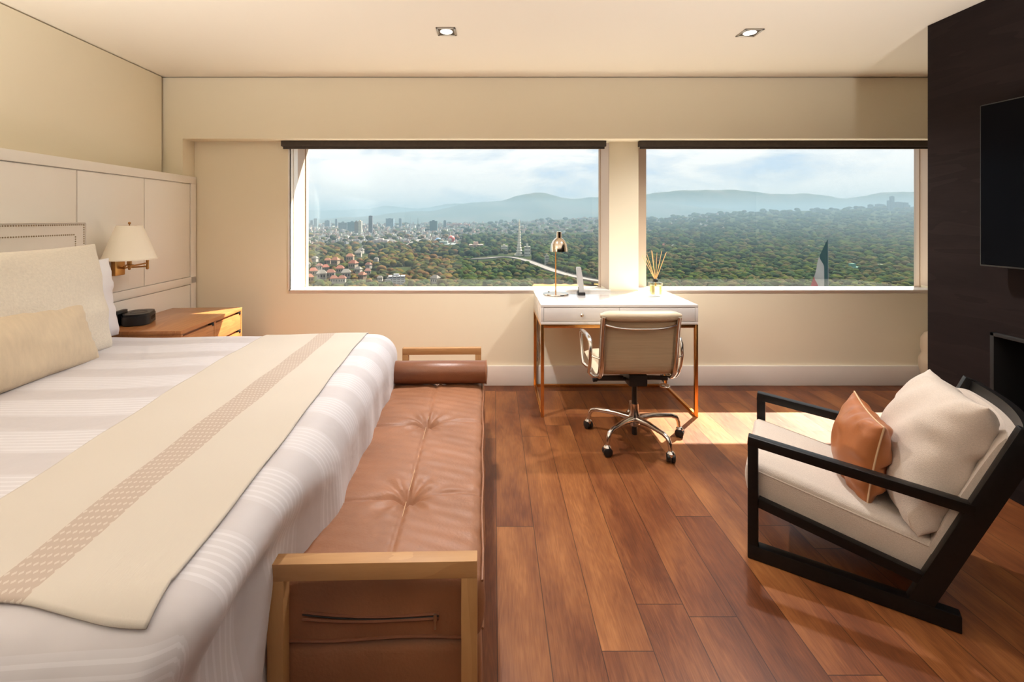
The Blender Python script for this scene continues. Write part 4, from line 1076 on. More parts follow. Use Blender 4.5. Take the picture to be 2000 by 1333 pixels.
# mountains
MOUNT = ramp_mat('mountain_scrub', [(.033, .043, .033), (.056, .060, .043), (.08, .073, .06)], .0012, pos=(.35, .65))
def mountains(D, pts, lab, seed, depth=3200):
    r = np.random.default_rng(seed)
    pxs = np.linspace(pts[0][0], pts[-1][0], 220); ry = np.interp(pxs, [p[0] for p in pts], [p[1] for p in pts])
    k = np.array([.25, .5, .25])
    for _ in range(6): ry[1:-1] = np.convolve(ry, k, 'valid')
    for f_, a in ((.05, .9), (.13, .5), (.31, .25)): ry = ry + a * np.sin(pxs * f_ + r.uniform(0, 6))
    rows = np.linspace(-1, 1, 25); Vv = []
    for i, p in enumerate(pxs):
        top = H - (ry[i] - 427) / F * D
        for s_ in rows:
            y = D + s_ * depth; hgt = (1 - abs(s_)) ** 1.1
            z = -150 + (top + 150) * hgt + 40 * hgt * (1 - hgt) * 4 * math.sin(i * .35 + 3 * s_ + math.sin(i * .11) * 2)
            Vv.append(((p - 965) * D / F + s_ * 200 * math.sin(i * .2), y, z))
    Vv = np.array(Vv); ix = np.arange(len(Vv)).reshape(len(pxs), len(rows))
    Fc = np.stack([ix[:-1, :-1], ix[1:, :-1], ix[1:, 1:], ix[:-1, 1:]], -1).reshape(-1, 4)
    o = link('mountain_range', mesh_np('mountain_range', Vv, Fc, MOUNT)); tag(o, lab, 'mountain'); return o
mountains(13500, [(300, 434), (600, 430), (700, 424), (800, 414), (850, 411), (900, 400), (935, 395), (975, 393), (1010, 383), (1035, 378), (1055, 377), (1080, 379), (1100, 388), (1125, 388), (1172, 386), (1260, 390), (1320, 398), (1500, 420), (1700, 430)], 'nearer blue mountain with a rounded summit seen through the left window', 1)
mountains(23000, [(200, 420), (500, 416), (600, 411), (680, 411), (715, 409), (740, 404), (760, 400), (775, 403), (800, 409), (840, 407), (870, 397), (900, 398), (1000, 397), (1200, 395), (1400, 412)], 'pale far mountain ridge low on the left beyond the skyline', 2)
mountains(19000, [(1100, 400), (1172, 388), (1260, 379), (1300, 374), (1370, 372), (1400, 370), (1440, 371), (1470, 376), (1520, 379), (1560, 378), (1600, 381), (1640, 387), (1660, 387), (1700, 381), (1740, 375), (1770, 375), (1800, 373), (1900, 368), (2100, 372), (2500, 400)], 'long pale blue mountain ridge across the right window', 3)

# trees ------------------------------------------------------------
FOL = attr_mat('foliage', 1., 0.)
def ico(sub):
    bm = bmesh.new(); bmesh.ops.create_icosphere(bm, subdivisions=sub, radius=1)
    v = np.array([x.co[:] for x in bm.verts]); f = np.array([[q.index for q in x.verts] for x in bm.faces]); bm.free(); return v, f
IV, IF = ico(2); IV3, IF3 = ico(3)
def lump(V0, seed, amp=.28):
    r = np.random.default_rng(seed); V1 = V0.copy(); d = np.zeros(len(V0))
    for _ in range(9):
        c = r.normal(size=3); c /= np.linalg.norm(c); d += np.exp(-((1 - V0 @ c) / .12)) * r.uniform(.5, 1.)
    d += r.uniform(-.35, .35, len(V0))
    V1 *= (1 + amp * (d - .4))[:, None]; V1[:, 2] *= .85; return V1
LUMPS = [lump(IV, i) for i in range(10)]
palette = .46 * np.array([(.052, .082, .022), (.075, .105, .028), (.035, .062, .022), (.10, .115, .032), (.085, .075, .034), (.045, .075, .035), (.115, .098, .045), (.030, .050, .024)])
# roads/overpass kept free of crowns
def screen_xy(px_, py_, z=GZ): Y = (H - z) * F / (py_ - 427); return (px_ - 965) * Y / F, Y
over_px = [(800, 497), (862, 504), (930, 507), (985, 501), (1010, 504), (1035, 511), (1060, 521), (1090, 532), (1120, 540), (1150, 546), (1180, 551), (1230, 556)]
def near_line(px_, py_, line, tol):
    xs = [p[0] for p in line]; ys = [p[1] for p in line]
    y = np.interp(px_, xs, ys, left=-999, right=-999); return np.abs(py_ - y) < tol
hs = [(612, 545, 0, 1.3), (636, 536, 0, 1.2), (655, 522, 2, 1.5), (640, 520, 2, 1.2), (664, 540, 0, 1.3), (690, 530, 0, 1.5), (700, 540, 3, 1.1), (684, 514, 2, 1.6), (720, 530, 1, 1.1), (604, 558, 2, 1.2), (628, 552, 3, 1.4), (646, 549, 1, 1.3), (652, 560, 1, 1.1), (676, 550, 3, 1.4), (708, 552, 2, 1.1), (600, 528, 3, 1.1), (615, 515, 3, 1.2), (700, 505, 3, 1.6), (705, 498, 3, 1.5), (668, 560, 1, 1.1), (718, 543, 1, 1.), (735, 515, 3, .9), (742, 556, 3, .8), (590, 548, 1, 1.2), (624, 532, 1, 1.1), (850, 560, 3, 1.2), (780, 560, 1, 1.)]
def free_spot(px_, py_):
    ok = ~(near_line(px_, py_ - 5.5, over_px, 8.5) & (px_ > 920)); ok &= ~near_line(px_, py_, over_px, 4.)
    ok &= ~((np.abs(px_ - 882) < 12) & (py_ > 474) & (py_ < 486))
    for hx_, hy_, _k, _s in hs: ok &= ~((np.abs(px_ - hx_) < 9 * _s) & (py_ > hy_ - 4) & (py_ < hy_ + 9))
    ok &= ~((px_ > 1035) & (px_ < 1180) & (py_ > 556))                      # bare ochre yard
    ok &= ~((px_ > 1002) & (px_ < 1044) & (py_ > 500) & (py_ < 512))        # tower forecourt
    ok &= ~((px_ > 748) & (px_ < 812) & (py_ > 524) & (py_ < 536))          # small meadow
    ok &= ~((px_ > 722) & (px_ < 748) & (np.abs(py_ - (565 - (px_ - 722) * 1.7)) < 5))
    return ok
NT = 19500
pxs = rng.uniform(430, 2000, NT); pys = rng.uniform(431, 604, NT)
keep = free_spot(pxs, pys)
keep &= ~((pxs < 905) & (pys < 480) & (rng.uniform(size=NT) > .10))         # mostly city
keep &= ~((pxs < 1170) & (pxs >= 905) & (pys < 462) & (rng.uniform(size=NT) > .22))
keep &= ~((pxs < 740) & (pys < 505) & (pys >= 476) & (rng.uniform(size=NT) > .65))
keep &= ~((pxs < 745) & (pys > 522) & (rng.uniform(size=NT) > .70))
pxs, pys = pxs[keep], pys[keep]
Yt = np.minimum(131.35 * F / (pys - 427), 1e9)
far = Yt > 2400
Yt = np.where(far, 2400 + np.maximum(Yt - 2400, 0) ** .93, Yt); Yt = np.where(Yt > 7000, rng.uniform(2600, 7000, len(Yt)), Yt)
Xt = (pxs - 965) * Yt / F; Zt = ground(Xt, Yt)
rad = (6.6 - 2.5 * np.clip((Yt - 900) / 2600, 0, 1)) * Yt / F * rng.uniform(.65, 1.35, len(Yt))
order = np.argsort(Yt); Xt, Yt, Zt, rad, pxt, pyt = (a[order] for a in (Xt, Yt, Zt, rad, pxs, pys))
def tree_tint(i):
    c = palette[rng.integers(len(palette))] * rng.uniform(.8, 1.25)
    if Xt[i] / Yt[i] < -.08: c = c * np.array([1.6, 1.08, 1.1])
    return c
# 300 nearest: individual trees sharing a few meshes
vis = [i for i in range(len(Xt)) if 590 < pxt[i] < 1800 and pyt[i] < 569 and not (1172 < pxt[i] < 1258)][:300]
treeM = []
TRUNK = mat('tree_bark', (.10, .07, .045), .9)
for k in range(16):
    V1 = lump(IV3, 50 + k, .22) * 1.0; c = palette[k % 8] * (1 + .15 * (k // 8))
    cl = c[None] * rng.uniform(.85, 1.18, (len(V1), 1))
    V1[:, 2] += 1.05
    tr = np.array([(.10 * math.cos(a), .10 * math.sin(a), z) for z in (0, .8) for a in (0, 2.09, 4.19)]); nb = len(V1)
    tf = np.array([[nb, nb + 1, nb + 4], [nb, nb + 4, nb + 3], [nb + 1, nb + 2, nb + 5], [nb + 1, nb + 5, nb + 4], [nb + 2, nb, nb + 3], [nb + 2, nb + 3, nb + 5]])
    me = mesh_np('tree', np.concatenate([V1, tr]), np.concatenate([IF3, tf]), FOL, np.concatenate([cl, np.tile((.10, .07, .045), (6, 1))]))
    treeM.append(me)
for i in vis:
    left = Xt[i] / Yt[i] < .24
    o = link('tree', treeM[int(rng.integers(8 if not left else 16))], None, (Xt[i], Yt[i], Zt[i] - rad[i] * .15)); s_ = rad[i]
    o.scale = (s_ * rng.uniform(.9, 1.15), s_ * rng.uniform(.9, 1.15), s_ * rng.uniform(.85, 1.3)); o.rotation_euler = (0, 0, rng.uniform(0, 6.28))
    if left: tag(o, 'leafy tree among the nearest ones below the left window', 'tree', 'nearest trees below the left window')
    else: tag(o, 'leafy tree among the nearest park trees below the right window', 'tree', 'nearest park trees below the right window')
vs_ = set(vis); rest = [i for i in range(len(Xt)) if i not in vs_]
VV, CCc, FFf = [], [], []; off = 0
for i in rest:
    L0 = LUMPS[int(rng.integers(10))]; s_ = rad[i]; a = rng.uniform(0, 6.28); ca, sa = math.cos(a), math.sin(a)
    q_ = L0 * np.array([s_ * rng.uniform(.85, 1.2), s_ * rng.uniform(.85, 1.2), s_ * rng.uniform(.8, 1.15) * (1. if Yt[i] < 3000 else .7)])
    W = np.stack([q_[:, 0] * ca - q_[:, 1] * sa + Xt[i], q_[:, 0] * sa + q_[:, 1] * ca + Yt[i], q_[:, 2] + Zt[i] + s_ * .75], -1)
    VV.append(W); CCc.append(tree_tint(i)[None] * rng.uniform(.85, 1.15, (len(W), 1))); FFf.append(IF + off); off += len(W)
o = link('forest', mesh_np('forest', np.concatenate(VV), np.concatenate(FFf), FOL, np.concatenate(CCc)))
tag(o, 'dense green park forest stretching to the hills beyond the windows', 'forest', kind='stuff')

# buildings --------------------------------------------------------
BLD = attr_mat('building_paint', .8, .2, .68)
def box_geo(x0, x1, y0, y1, z0, z1):
    v = np.array([(x, y, z) for z in (z0, z1) for x, y in ((x0, y0), (x1, y0), (x1, y1), (x0, y1))], float)
    f = np.array([[0, 1, 5, 4], [1, 2, 6, 5], [2, 3, 7, 6], [3, 0, 4, 7], [4, 5, 6, 7], [3, 2, 1, 0]]); return v, f
def bld_parts(w, d, h, floors, wall, glass, roofc):
    """body with recessed window bands and a roof parapet: one mesh"""
    vs, fs, cs = [], [], []; o_ = 0
    def addb(b, c):
        nonlocal o_
        v, f = b; vs.append(v); fs.append(f + o_); cs.append(np.tile(c, (8, 1))); o_ += 8
    addb(box_geo(-w / 2 * .97, w / 2 * .97, -d / 2 * .97, d / 2 * .97, 0, h * .985), glass)
    fh = h / floors
    for k in range(floors + 1): addb(box_geo(-w / 2, w / 2, -d / 2, d / 2, max(0, k * fh - fh * .27), min(h, k * fh + fh * .27)), wall)
    for k in range(5):
        x = -w / 2 + w * k / 4; addb(box_geo(x - w * .03, x + w * .03, -d / 2 * 1.005, d / 2 * 1.005, 0, h), wall)
    addb(box_geo(-w * .2, w * .15, -d * .2, d * .2, h, h + fh * .8), roofc)
    return np.concatenate(vs), np.concatenate(fs), np.concatenate(cs)
def house_parts(w, d, h, wall, roofc):
    vs, fs, cs = [], [], []
    v, f = box_geo(-w / 2, w / 2, -d / 2, d / 2, 0, h); vs.append(v); fs.append(f); cs.append(np.tile(wall, (8, 1)))
    e_ = .08 * w; rv = np.array([(-w / 2 - e_, -d / 2 - e_, h), (w / 2 + e_, -d / 2 - e_, h), (w / 2 + e_, d / 2 + e_, h), (-w / 2 - e_, d / 2 + e_, h), (-w * .25, 0, h + w * .28), (w * .25, 0, h + w * .28)], float)
    rf = np.array([[0, 1, 5, 4], [2, 3, 4, 5], [1, 2, 5, 5], [3, 0, 4, 4]])
    return v, f, rv, rf
def make_house(w, d, h, wall, roofc):
    v, f, rv, rf = house_parts(w, d, h, wall, roofc)
    vs = v.tolist() + rv.tolist(); fsx = f.tolist() + [[8, 9, 13, 12], [10, 11, 12, 13], [9, 10, 13], [11, 8, 12]]
    cs = [wall] * 8 + [roofc] * 6
    # window strips
    for s_ in (-1, 1):
        for k in range(3):
            x = -w * .3 + k * w * .3; b, bf = box_geo(x - w * .07, x + w * .07, s_ * d * .5 - .1, s_ * d * .5 + .1, h * .4, h * .75)
            o_ = len(vs); vs += b.tolist(); fsx += (bf + o_).tolist(); cs += [(.05, .05, .06)] * 8
    me = bpy.data.meshes.new('house'); me.from_pydata(vs, [], fsx); me.update()
    at = me.color_attributes.new('tint', 'FLOAT_COLOR', 'POINT'); at.data.foreach_set('color', [c for q_ in cs for c in (*q_, 1.)]); me.materials.append(BLD)
    return me
GL = (.07, .09, .11)
def tower(name, px_, pyb, pyt, wpx, Y, wall, lab, glass=GL, floors=16, cat='building', group=None, roofc=None, zb=None):
    X = (px_ - 965) * Y / F; z0 = float(ground(X, Y)) if zb is None else zb
    h = H - (pyt - 427) / F * Y - z0; w = wpx * Y / F
    v, f, c = bld_parts(w, w * .7, h, floors, wall, glass, roofc or wall)
    o = link(name, mesh_np(name, v, f, BLD, c, smooth=False), None, (X, Y, z0)); tag(o, lab, cat, group); return o
tower('office_tower', 724, 0, 422, 6.5, 3600, (.10, .10, .14), 'tall dark slender tower standing alone on the left skyline', (.05, .06, .09), 34)
tower('office_tower', 762, 0, 427, 14, 5000, (.20, .28, .36), 'broad blue glass slab on the skyline right of the tall dark tower', (.13, .19, .27), 18)
tower('office_tower', 782, 0, 427, 5, 5200, (.22, .27, .33), 'narrow grey-blue tower just right of the broad glass slab', (.12, .16, .2), 18)
tower('office_tower', 617, 0, 427, 6, 5200, (.18, .25, .31), 'leftmost pointed blue-grey tower on the skyline', (.12, .16, .2), 22)
tower('office_tower', 609, 0, 431, 5, 5400, (.2, .24, .29), 'short grey block left beside the pointed tower', (.12, .16, .2), 14)
tower('office_tower', 640, 0, 431, 9, 5200, (.24, .28, .33), 'wide low grey tower between the pointed tower and the thin one', (.14, .17, .21), 12)
tower('office_tower', 657, 0, 428, 4, 5200, (.19, .24, .3), 'thin grey-blue tower left of the teal blocks', (.12, .16, .2), 20)
tower('office_block', 671, 0, 435, 16, 4400, (.20, .25, .29), 'long low blue-grey block left of the teal block', (.10, .14, .17), 6)
tower('office_block', 689, 0, 434, 17, 4000, (.14, .24, .28), 'teal glass block beside the cream-sided one', (.07, .16, .2), 8)
tower('office_block', 703, 0, 432, 7, 3800, (.80, .70, .52), 'cream-sided block catching the sun on the skyline', (.5, .42, .3), 8)
tower('office_block', 696, 0, 433, 6, 3790, (.22, .14, .10), 'brown block attached left of the cream-sided one', (.12, .08, .06), 8)
tower('office_block', 847, 0, 432, 14, 3900, (.09, .16, .19), 'dark teal office block right of the radio masts', (.05, .10, .13), 9)
tower('office_block', 869, 0, 431, 5, 4600, (.2, .25, .3), 'small grey block right of the dark teal block', (.12, .16, .2), 9)
tower('long_building', 893, 0, 438, 46, 5600, (.42, .17, .13), 'long low brick-red building near the middle of the left window', (.22, .09, .07), 3)
# right-hand skyline
for px_, pyt, w, lab in ((1742, 384, 6, 'tallest hazy tower on the right skyline'), (1735, 392, 4, 'thin hazy tower left of the tallest on the right skyline'), (1754, 395, 11, 'broad blue-grey tower right of the tallest'), (1767, 396, 9, 'second broad blue-grey tower at the right end of the skyline')):
    tower('distant_tower', px_, 0, pyt, w, 6300, (.10, .13, .18), lab, (.06, .08, .12), 20)
for px_, pyt, w in ((1312, 425, 5), (1386, 416, 9), (1398, 417, 8), (1495, 411, 4), (1590, 410, 5), (1700, 400, 7), (1716, 399, 9), (1725, 400, 6), (1785, 404, 6)):
    tower('distant_block', px_, 0, pyt, w, 6600, (.16, .18, .21), 'tiny hazy block on the ridge in the right window', (.10, .12, .14), 8, group='hazy blocks on the ridge')
# houses close below on the left
house_cols = [((.42, .35, .28), (.30, .11, .08)), ((.40, .36, .32), (.26, .12, .09)), ((.36, .26, .19), (.32, .14, .09)), ((.44, .40, .36), (.22, .20, .18))]
HM = [make_house(14, 11, 7, *house_cols[i]) for i in range(4)]
for px_, py_, k, s_ in hs:
    X, Y = screen_xy(px_, py_); 
    o = link('house', HM[k], None, (X, Y, float(ground(X, Y)) + 5)); o.scale = (s_ * .9, s_ * .9, s_ * 1.3); o.rotation_euler = (0, 0, rng.uniform(-.5, .5))
    lab = {0: 'pale house with a red tiled roof among the trees at lower left', 1: 'small stone-coloured house with a faded red roof at lower left', 2: 'terracotta house with an orange-red roof among the trees', 3: 'whitish house with a grey roof among the trees'}[k]
    tag(o, lab, 'house', {0: 'red-roofed houses', 1: 'faded red-roofed houses', 2: 'terracotta houses', 3: 'grey-roofed houses'}[k])
def block(px_, py_, wpx, hpx, wall, lab, floors=4, name='building', ry=0., lift=4, cat='building', group=None, depth=.7):
    X, Y = screen_xy(px_, py_); w = wpx * Y / F; h = hpx * Y / F + lift
    v, f, c = bld_parts(w, w * depth, h, floors, wall, tuple(np.array(wall) * .35), wall)
    o = link(name, mesh_np(name, v, f, BLD, c, smooth=False), None, (X, Y, float(ground(X, Y)))); o.rotation_euler = (0, 0, ry); tag(o, lab, cat, group); return o
block(775, 561, 30, 17, (.50, .50, .52), 'grey stepped apartment house at the bottom of the left window', 5, ry=.2)
block(758, 563, 10, 12, (.44, .42, .40), 'small grey block left of the stepped apartment house', 3)
block(1030, 501, 11, 17, (.78, .74, .64), 'cream slab building standing beside the tall monument', 3, ry=-.1)
block(985, 494, 12, 11, (.70, .66, .60), 'pale pavilion left of the monument', 3)
block(1068, 520, 7, 18, (.55, .52, .46), 'pale grey block half hidden behind the desk lamp stem', 4, ry=.2)
block(930, 489, 26, 10, (.68, .50, .42), 'pinkish flat-roofed hall beside the road', 2, ry=.1)
block(868, 483, 46, 5, (.42, .48, .44), 'long grey-green roofed hall in the middle distance', 1)
block(745, 475, 26, 5, (.62, .52, .50), 'curved pale building row left of the ramps', 2)
block(1315, 488, 12, 4, (.80, .80, .78), 'white low building in the park right of the reeds', 1)
block(1296, 486, 9, 4, (.70, .28, .24), 'red-roofed low building in the park behind the reeds', 1)
block(1665, 531, 26, 5, (.12, .30, .24), 'green-roofed hall in the park right of the flag', 1)
block(1720, 530, 18, 4, (.75, .70, .62), 'white low building at the far right of the park', 1)
block(1580, 491, 5, 4, (.7, .75, .78), 'tiny pale kiosk left of the flag in the park', 1)
# mid-distance low-rise: 130 single blocks, the rest one mass
wallc = [(.62, .56, .52), (.70, .66, .62), (.50, .42, .40), (.58, .40, .34), (.80, .78, .75), (.44, .42, .45), (.66, .50, .42), (.52, .34, .28)]
BMs = []
for k in range(8):
    v, f, c = bld_parts(1, .8, 1, 3, wallc[k], tuple(np.array(wallc[k]) * .45), tuple(np.array(wallc[k]) * .9)); BMs.append(mesh_np('low_building', v, f, BLD, c, smooth=False))
bp = [(rng.uniform(560, 905), rng.uniform(446, 488)) for _ in range(95)] + [(rng.uniform(905, 1172), rng.uniform(440, 462)) for _ in range(35)]
for px_, py_ in bp:
    X, Y = screen_xy(px_, py_); Y = min(Y, 6500); X = (px_ - 965) * Y / F
    o = link('low_building', BMs[int(rng.integers(8))], None, (X, Y, float(ground(X, Y)) - 1)); s_ = rng.uniform(3.5, 8.) * Y / F
    o.scale = (s_, s_, rng.uniform(3.0, 5.) * Y / F * .75 + 3); o.rotation_euler = (0, 0, rng.uniform(-.6, .6)); 
    tag(o, 'low pale or brick-coloured building in the city band of the left window', 'building', 'low buildings of the city')
VV, CCc, FFf = [], [], []; off = 0
bv, bf = box_geo(-.5, .5, -.4, .4, 0, 1)
for _ in range(2300):
    u = rng.uniform()
    if u < .8: px_, py_ = rng.uniform(420, 910), rng.uniform(439.5, 476)
    elif u < .97: px_, py_ = rng.uniform(905, 1180), rng.uniform(431, 462)
    else: px_, py_ = rng.uniform(1260, 1420), rng.uniform(428, 434)
    Y = min((H - GZ) * F / (py_ - 427), 9000.); Y = Y if Y < 6800 else rng.uniform(3500, 6800); X = (px_ - 965) * Y / F
    w = rng.uniform(2., 5.5) * Y / F; h = rng.uniform(1.8, 5.0) * Y / F
    a = rng.uniform(-.6, .6); ca, sa = math.cos(a), math.sin(a); q_ = bv * np.array([w, w, h])
    VV.append(np.stack([q_[:, 0] * ca - q_[:, 1] * sa + X, q_[:, 0] * sa + q_[:, 1] * ca + Y, q_[:, 2] + float(ground(X, Y)) - 1], -1))
    CCc.append(np.tile(np.array(wallc[int(rng.integers(8))]) * rng.uniform(.6, 1.05), (8, 1))); FFf.append(bf + off); off += 8
o = link('city_rooftops', mesh_np('city_rooftops', np.concatenate(VV), np.concatenate(FFf), BLD, np.concatenate(CCc), smooth=False))
tag(o, 'dense distant city of pale and brick blocks seen through the left window', 'city', kind='stuff')

# monument: tall tapering lattice-like stele
X, Y = screen_xy(1014, 500); s_ = Y / F; z0 = float(ground(X, Y))
e = empty('monument_tower', (X, Y, z0), 0, 'tall tapering pale monument with stepped ledges in the middle of the left window', 'monument')
PALE = mat('pale_stone', (.60, .55, .46), .8, var=.25, vscale=.12)
prof_ = [(7.6, 0), (7.0, 6), (5.2, 14), (4.0, 22), (3.2, 34), (2.6, 46), (1.9, 58), (1.2, 66), (.3, 71)]
mb = MB(); mb.lathe([(a * s_ * .92, b_ * s_) for a, b_ in prof_], n=4, M=Matrix.Rotation(.5, 4, 'Z')); mb.build('shaft', PALE, e, smooth=False)
for b_ in range(4, 66, 5):
    a = float(np.interp(b_, [p[1] for p in prof_], [p[0] for p in prof_]))
    MB().lathe([(a * s_ * .98, b_ * s_), (a * s_ * .98, (b_ + 1.3) * s_), (a * s_ * .85, (b_ + 1.8) * s_)], n=8, M=Matrix.Rotation(.3, 4, 'Z')).build('ledge', PALE, e, smooth=False)
MB().box(-9 * s_, 8 * s_, -5 * s_, 5 * s_, 0, 3.2 * s_).build('plinth', PALE, e, smooth=False)
# radio masts
MAST = mat('mast_steel', (.35, .38, .42), .5)
for px_, pt, lab in ((802, 421, 'thin pale radio mast on the left skyline'), (816, 426, 'thin dark spire right of the radio mast')):
    Y = 4200; X = (px_ - 965) * Y / F; z0 = float(ground(X, Y)); h = H - (pt - 427) / F * Y - z0
    mb = MB(); mb.lathe([(5.5, 0), (3.5, h * .5), (2.2, h * .62), (1.2, h)], n=6); tag(mb.build('radio_mast', MAST if px_ < 810 else BLACKP, loc=(X, Y, z0)), lab, 'mast')
# red-and-white sphere and blue pavilion
REDS = mat('red_sphere_paint', (.50, .10, .08), .4); BLUES = mat('blue_canopy', (.10, .20, .36), .5)
X, Y = screen_xy(882, 478); R_ = 6.6 * Y / F
e = empty('exhibition_sphere', (X, Y, float(ground(X, Y))), 0, 'red sphere building in the park near the middle of the left window', 'sphere')
mb = MB(); sph(mb, (0, 0, R_ * 1.6), R_, 24); mb.build('shell', REDS, e)
MB().lathe([(R_ * .55, 0), (R_ * .5, R_ * .9)], n=16).build('base', PALE, e)
mb = MB(); sph(mb, (-R_ * .2, -R_ * .45, R_ * 1.45), R_ * .62, 16); mb.build('stripe', PALE, e)
X, Y = screen_xy(856, 472); tag(MB().lathe([(8 * Y / F, 0), (8 * Y / F, 4), (4 * Y / F, 5 * Y / F), (0, 6 * Y / F)], n=14).build('blue_pavilion', BLUES, loc=(X, Y, float(ground(X, Y)))), 'blue tent-roofed pavilion left of the red sphere', 'pavilion')

# roads
ASPH = mat('pale_asphalt', (.11, .10, .097), .9); CONC = mat('concrete', (.17, .155, .14), .9)
def ribbon(name, line, wpx, zl, thick, lab, cat='road', piers=False, m=None, group=None):
    line = np.array(line, float); t_ = np.linspace(0, len(line) - 1, 70); lx = np.interp(t_, range(len(line)), line[:, 0]); ly = np.interp(t_, range(len(line)), line[:, 1])
    k = np.array([.25, .5, .25])
    for _ in range(8): lx[1:-1] = np.convolve(lx, k, 'valid'); ly[1:-1] = np.convolve(ly, k, 'valid')
    P = [Vector(((x - 965) * (H - GZ - zl) * F / (y - 427) / F, (H - GZ - zl) * F / (y - 427), GZ + zl)) for x, y in zip(lx, ly)]
    e = empty(name, P[0], 0, lab, cat, group)
    vs = []; W = wpx / 2
    for i, p in enumerate(P):
        d = (P[min(i + 1, 69)] - P[max(i - 1, 0)]); s_ = Vector((-d.y, d.x, 0)).normalized() * W
        for a, b_ in ((s_, 0), (-s_, 0), (-s_, -thick), (s_, -thick)): vs.append(p + a + Vector((0, 0, b_)) - P[0])
    fs = [[i * 4 + k_, (i + 1) * 4 + k_, (i + 1) * 4 + (k_ + 1) % 4, i * 4 + (k_ + 1) % 4] for i in range(69) for k_ in range(4)]
    MB().add(vs, fs).build('deck', m or ASPH, e, smooth=False)
    vs = []
    for sg in (-1, 1):
        mb = MB(); vs = []
        for i, p in enumerate(P):
            d = (P[min(i + 1, 69)] - P[max(i - 1, 0)]); s_ = Vector((-d.y, d.x, 0)).normalized()
            for a, b_ in ((W, 0), (W - .6, 0), (W - .6, 1.3), (W, 1.3)): vs.append(p + s_ * a * sg + Vector((0, 0, b_)) - P[0])
        mb.add(vs, fs).build('parapet', CONC, e, smooth=False)
    if piers:
        for i in range(3, 68, 5):
            p = P[i] - P[0]; MB().box(p.x - 2, p.x + 2, p.y - 2, p.y + 2, -zl, -thick).build('pier', CONC, e, smooth=False)
ribbon('elevated_road', over_px, 24, 11, 2.2, 'long curved elevated road crossing the left view towards the desk lamp', piers=True)
ribbon('road_ramp', [(795, 481), (808, 474), (818, 469), (826, 465)], 30, 8, 2, 'short pale road ramp left of the blue pavilion', piers=False)
ribbon('street', [(722, 566), (733, 550), (742, 536), (746, 524)], 13, .6, .4, 'narrow straight street climbing between the houses at lower left')
OCH = ramp_mat('ochre_earth', [(.22, .12, .05), (.32, .19, .07), (.27, .17, .09)], .05)
X0, Yn = screen_xy(1036, 567); X1, _ = screen_xy(1190, 567); _, Yf_ = screen_xy(1036, 556)
mb = MB(); mb.box(X0, X1 + 20, Yn - 40, Yf_, GZ + .6, GZ + 1.6); tag(mb.build('earth_yard', OCH, smooth=False), 'bare ochre earth yard below the elevated road behind the desk lamp', 'yard')
MEA = ramp_mat('meadow_grass', [(.08, .095, .025), (.115, .12, .035)], .05)
X0, Yn = screen_xy(746, 537); X1, Yf_ = screen_xy(814, 524)
mb = MB(); mb.box(X0, X1, Yn, Yf_, GZ + .6, GZ + 1.4); tag(mb.build('meadow', MEA, smooth=False), 'small yellow-green meadow right of the narrow street', 'meadow')

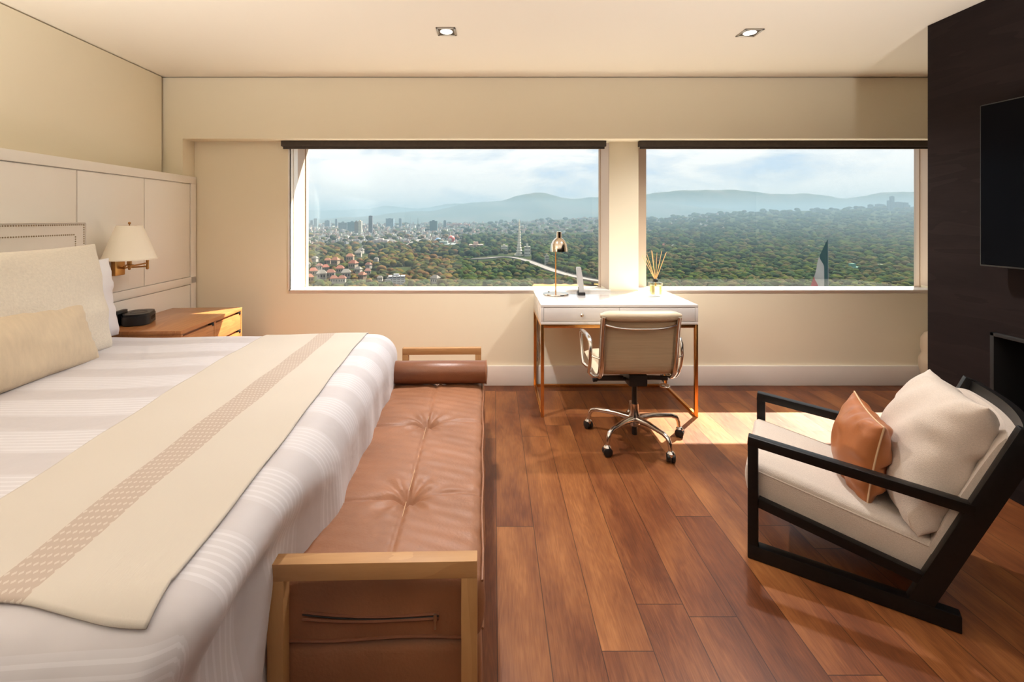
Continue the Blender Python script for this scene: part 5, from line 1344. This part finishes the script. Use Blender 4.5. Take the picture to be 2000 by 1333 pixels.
# the flag
YF_ = 640.; s_ = YF_ / F
zt = H - (456 - 427) * s_
pole = empty('flagpole', ((1617.2 - 965) * s_, YF_, zt - 100), 0, 'tall thin grey flagpole below the right window', 'flagpole')
POLE = mat('pole_paint', (.16, .18, .20), .5)
MB().lathe([(.7, 0), (.55, 50), (.28, 98), (.10, 100), (0, 100)], n=12).build('mast', POLE, pole)
def flag_geo():
    n, m_ = 60, 60; Uq, Vq = np.meshgrid(np.linspace(0, 1, n), np.linspace(0, 1, m_), indexing='ij')
    tx = np.interp(Uq, [0, .333, .667, 1], [1616.4, 1600.5, 1588.5, 1576]); ty = np.interp(Uq, [0, .333, .667, 1], [467, 500, 540, 578])
    bend = smoothstep(0, .25, Vq) * (9.0 * smoothstep(0, .33, Uq)) - 2. * Vq * Uq
    ox = tx + bend; oy = ty + Vq * (92 - 12 * Uq) + 0 * Uq
    ox = np.minimum(ox, 1616.6)
    dep = 2.2 * np.sin(7 * Uq + 4 * Vq) * Uq + 1.0 * np.sin(19 * Uq + 2 * Vq) * Uq
    Y = YF_ + dep - .3
    P = np.stack([(ox - 965) * s_, Y, H - (oy - 427) * s_], -1); return P, Uq
Pq, Uq = flag_geo()
m, N, L, b = new_mat('flag_cloth'); at = N.new('ShaderNodeAttribute'); at.attribute_name = 'cloth'
sp = N.new('ShaderNodeSeparateXYZ'); L.new(at.outputs['Vector'], sp.inputs[0]); cr = N.new('ShaderNodeValToRGB'); cr.color_ramp.interpolation = 'CONSTANT'
cr.color_ramp.elements[0].color = (.009, .055, .058, 1); cr.color_ramp.elements[1].position = .3334; cr.color_ramp.elements[1].color = (.44, .41, .39, 1)
e_ = cr.color_ramp.elements.new(.6667); e_.color = (.36, .016, .036, 1)
L.new(sp.outputs[0], cr.inputs['Fac']); L.new(cr.outputs[0], b.inputs['Base Color']); b.inputs['Roughness'].default_value = .8
o = grid_mesh('flag', Pq, m, None, attr=np.stack([Uq, Uq * 0, Uq * 0], -1), thick=.05)
tag(o, 'huge drooping green, white and red flag on the flagpole outside the right window', 'flag')

# ------------------------------------------------------------------ haze over the valley
hm = bpy.data.materials.new('valley_haze'); hm.use_nodes = True; N = hm.node_tree.nodes; L = hm.node_tree.links; N.clear()
out = N.new('ShaderNodeOutputMaterial'); vsx = N.new('ShaderNodeVolumeScatter'); vab = N.new('ShaderNodeVolumeAbsorption'); vad = N.new('ShaderNodeAddShader')
HD = 1 / 7800.; ALB = (.25, .355, .45)
vsx.inputs['Color'].default_value = (*ALB, 1); vsx.inputs['Density'].default_value = HD; vsx.inputs['Anisotropy'].default_value = .0
vab.inputs['Color'].default_value = (*ALB, 1); vab.inputs['Density'].default_value = HD
L.new(vsx.outputs[0], vad.inputs[0]); L.new(vab.outputs[0], vad.inputs[1]); L.new(vad.outputs[0], out.inputs['Volume'])
o = MB().box(-24000, 40000, 480, 42000, -160, 460).build('valley_haze', hm, smooth=False)
tag(o, 'blue haze hanging over the valley, thickening towards the mountains', 'haze', kind='stuff')
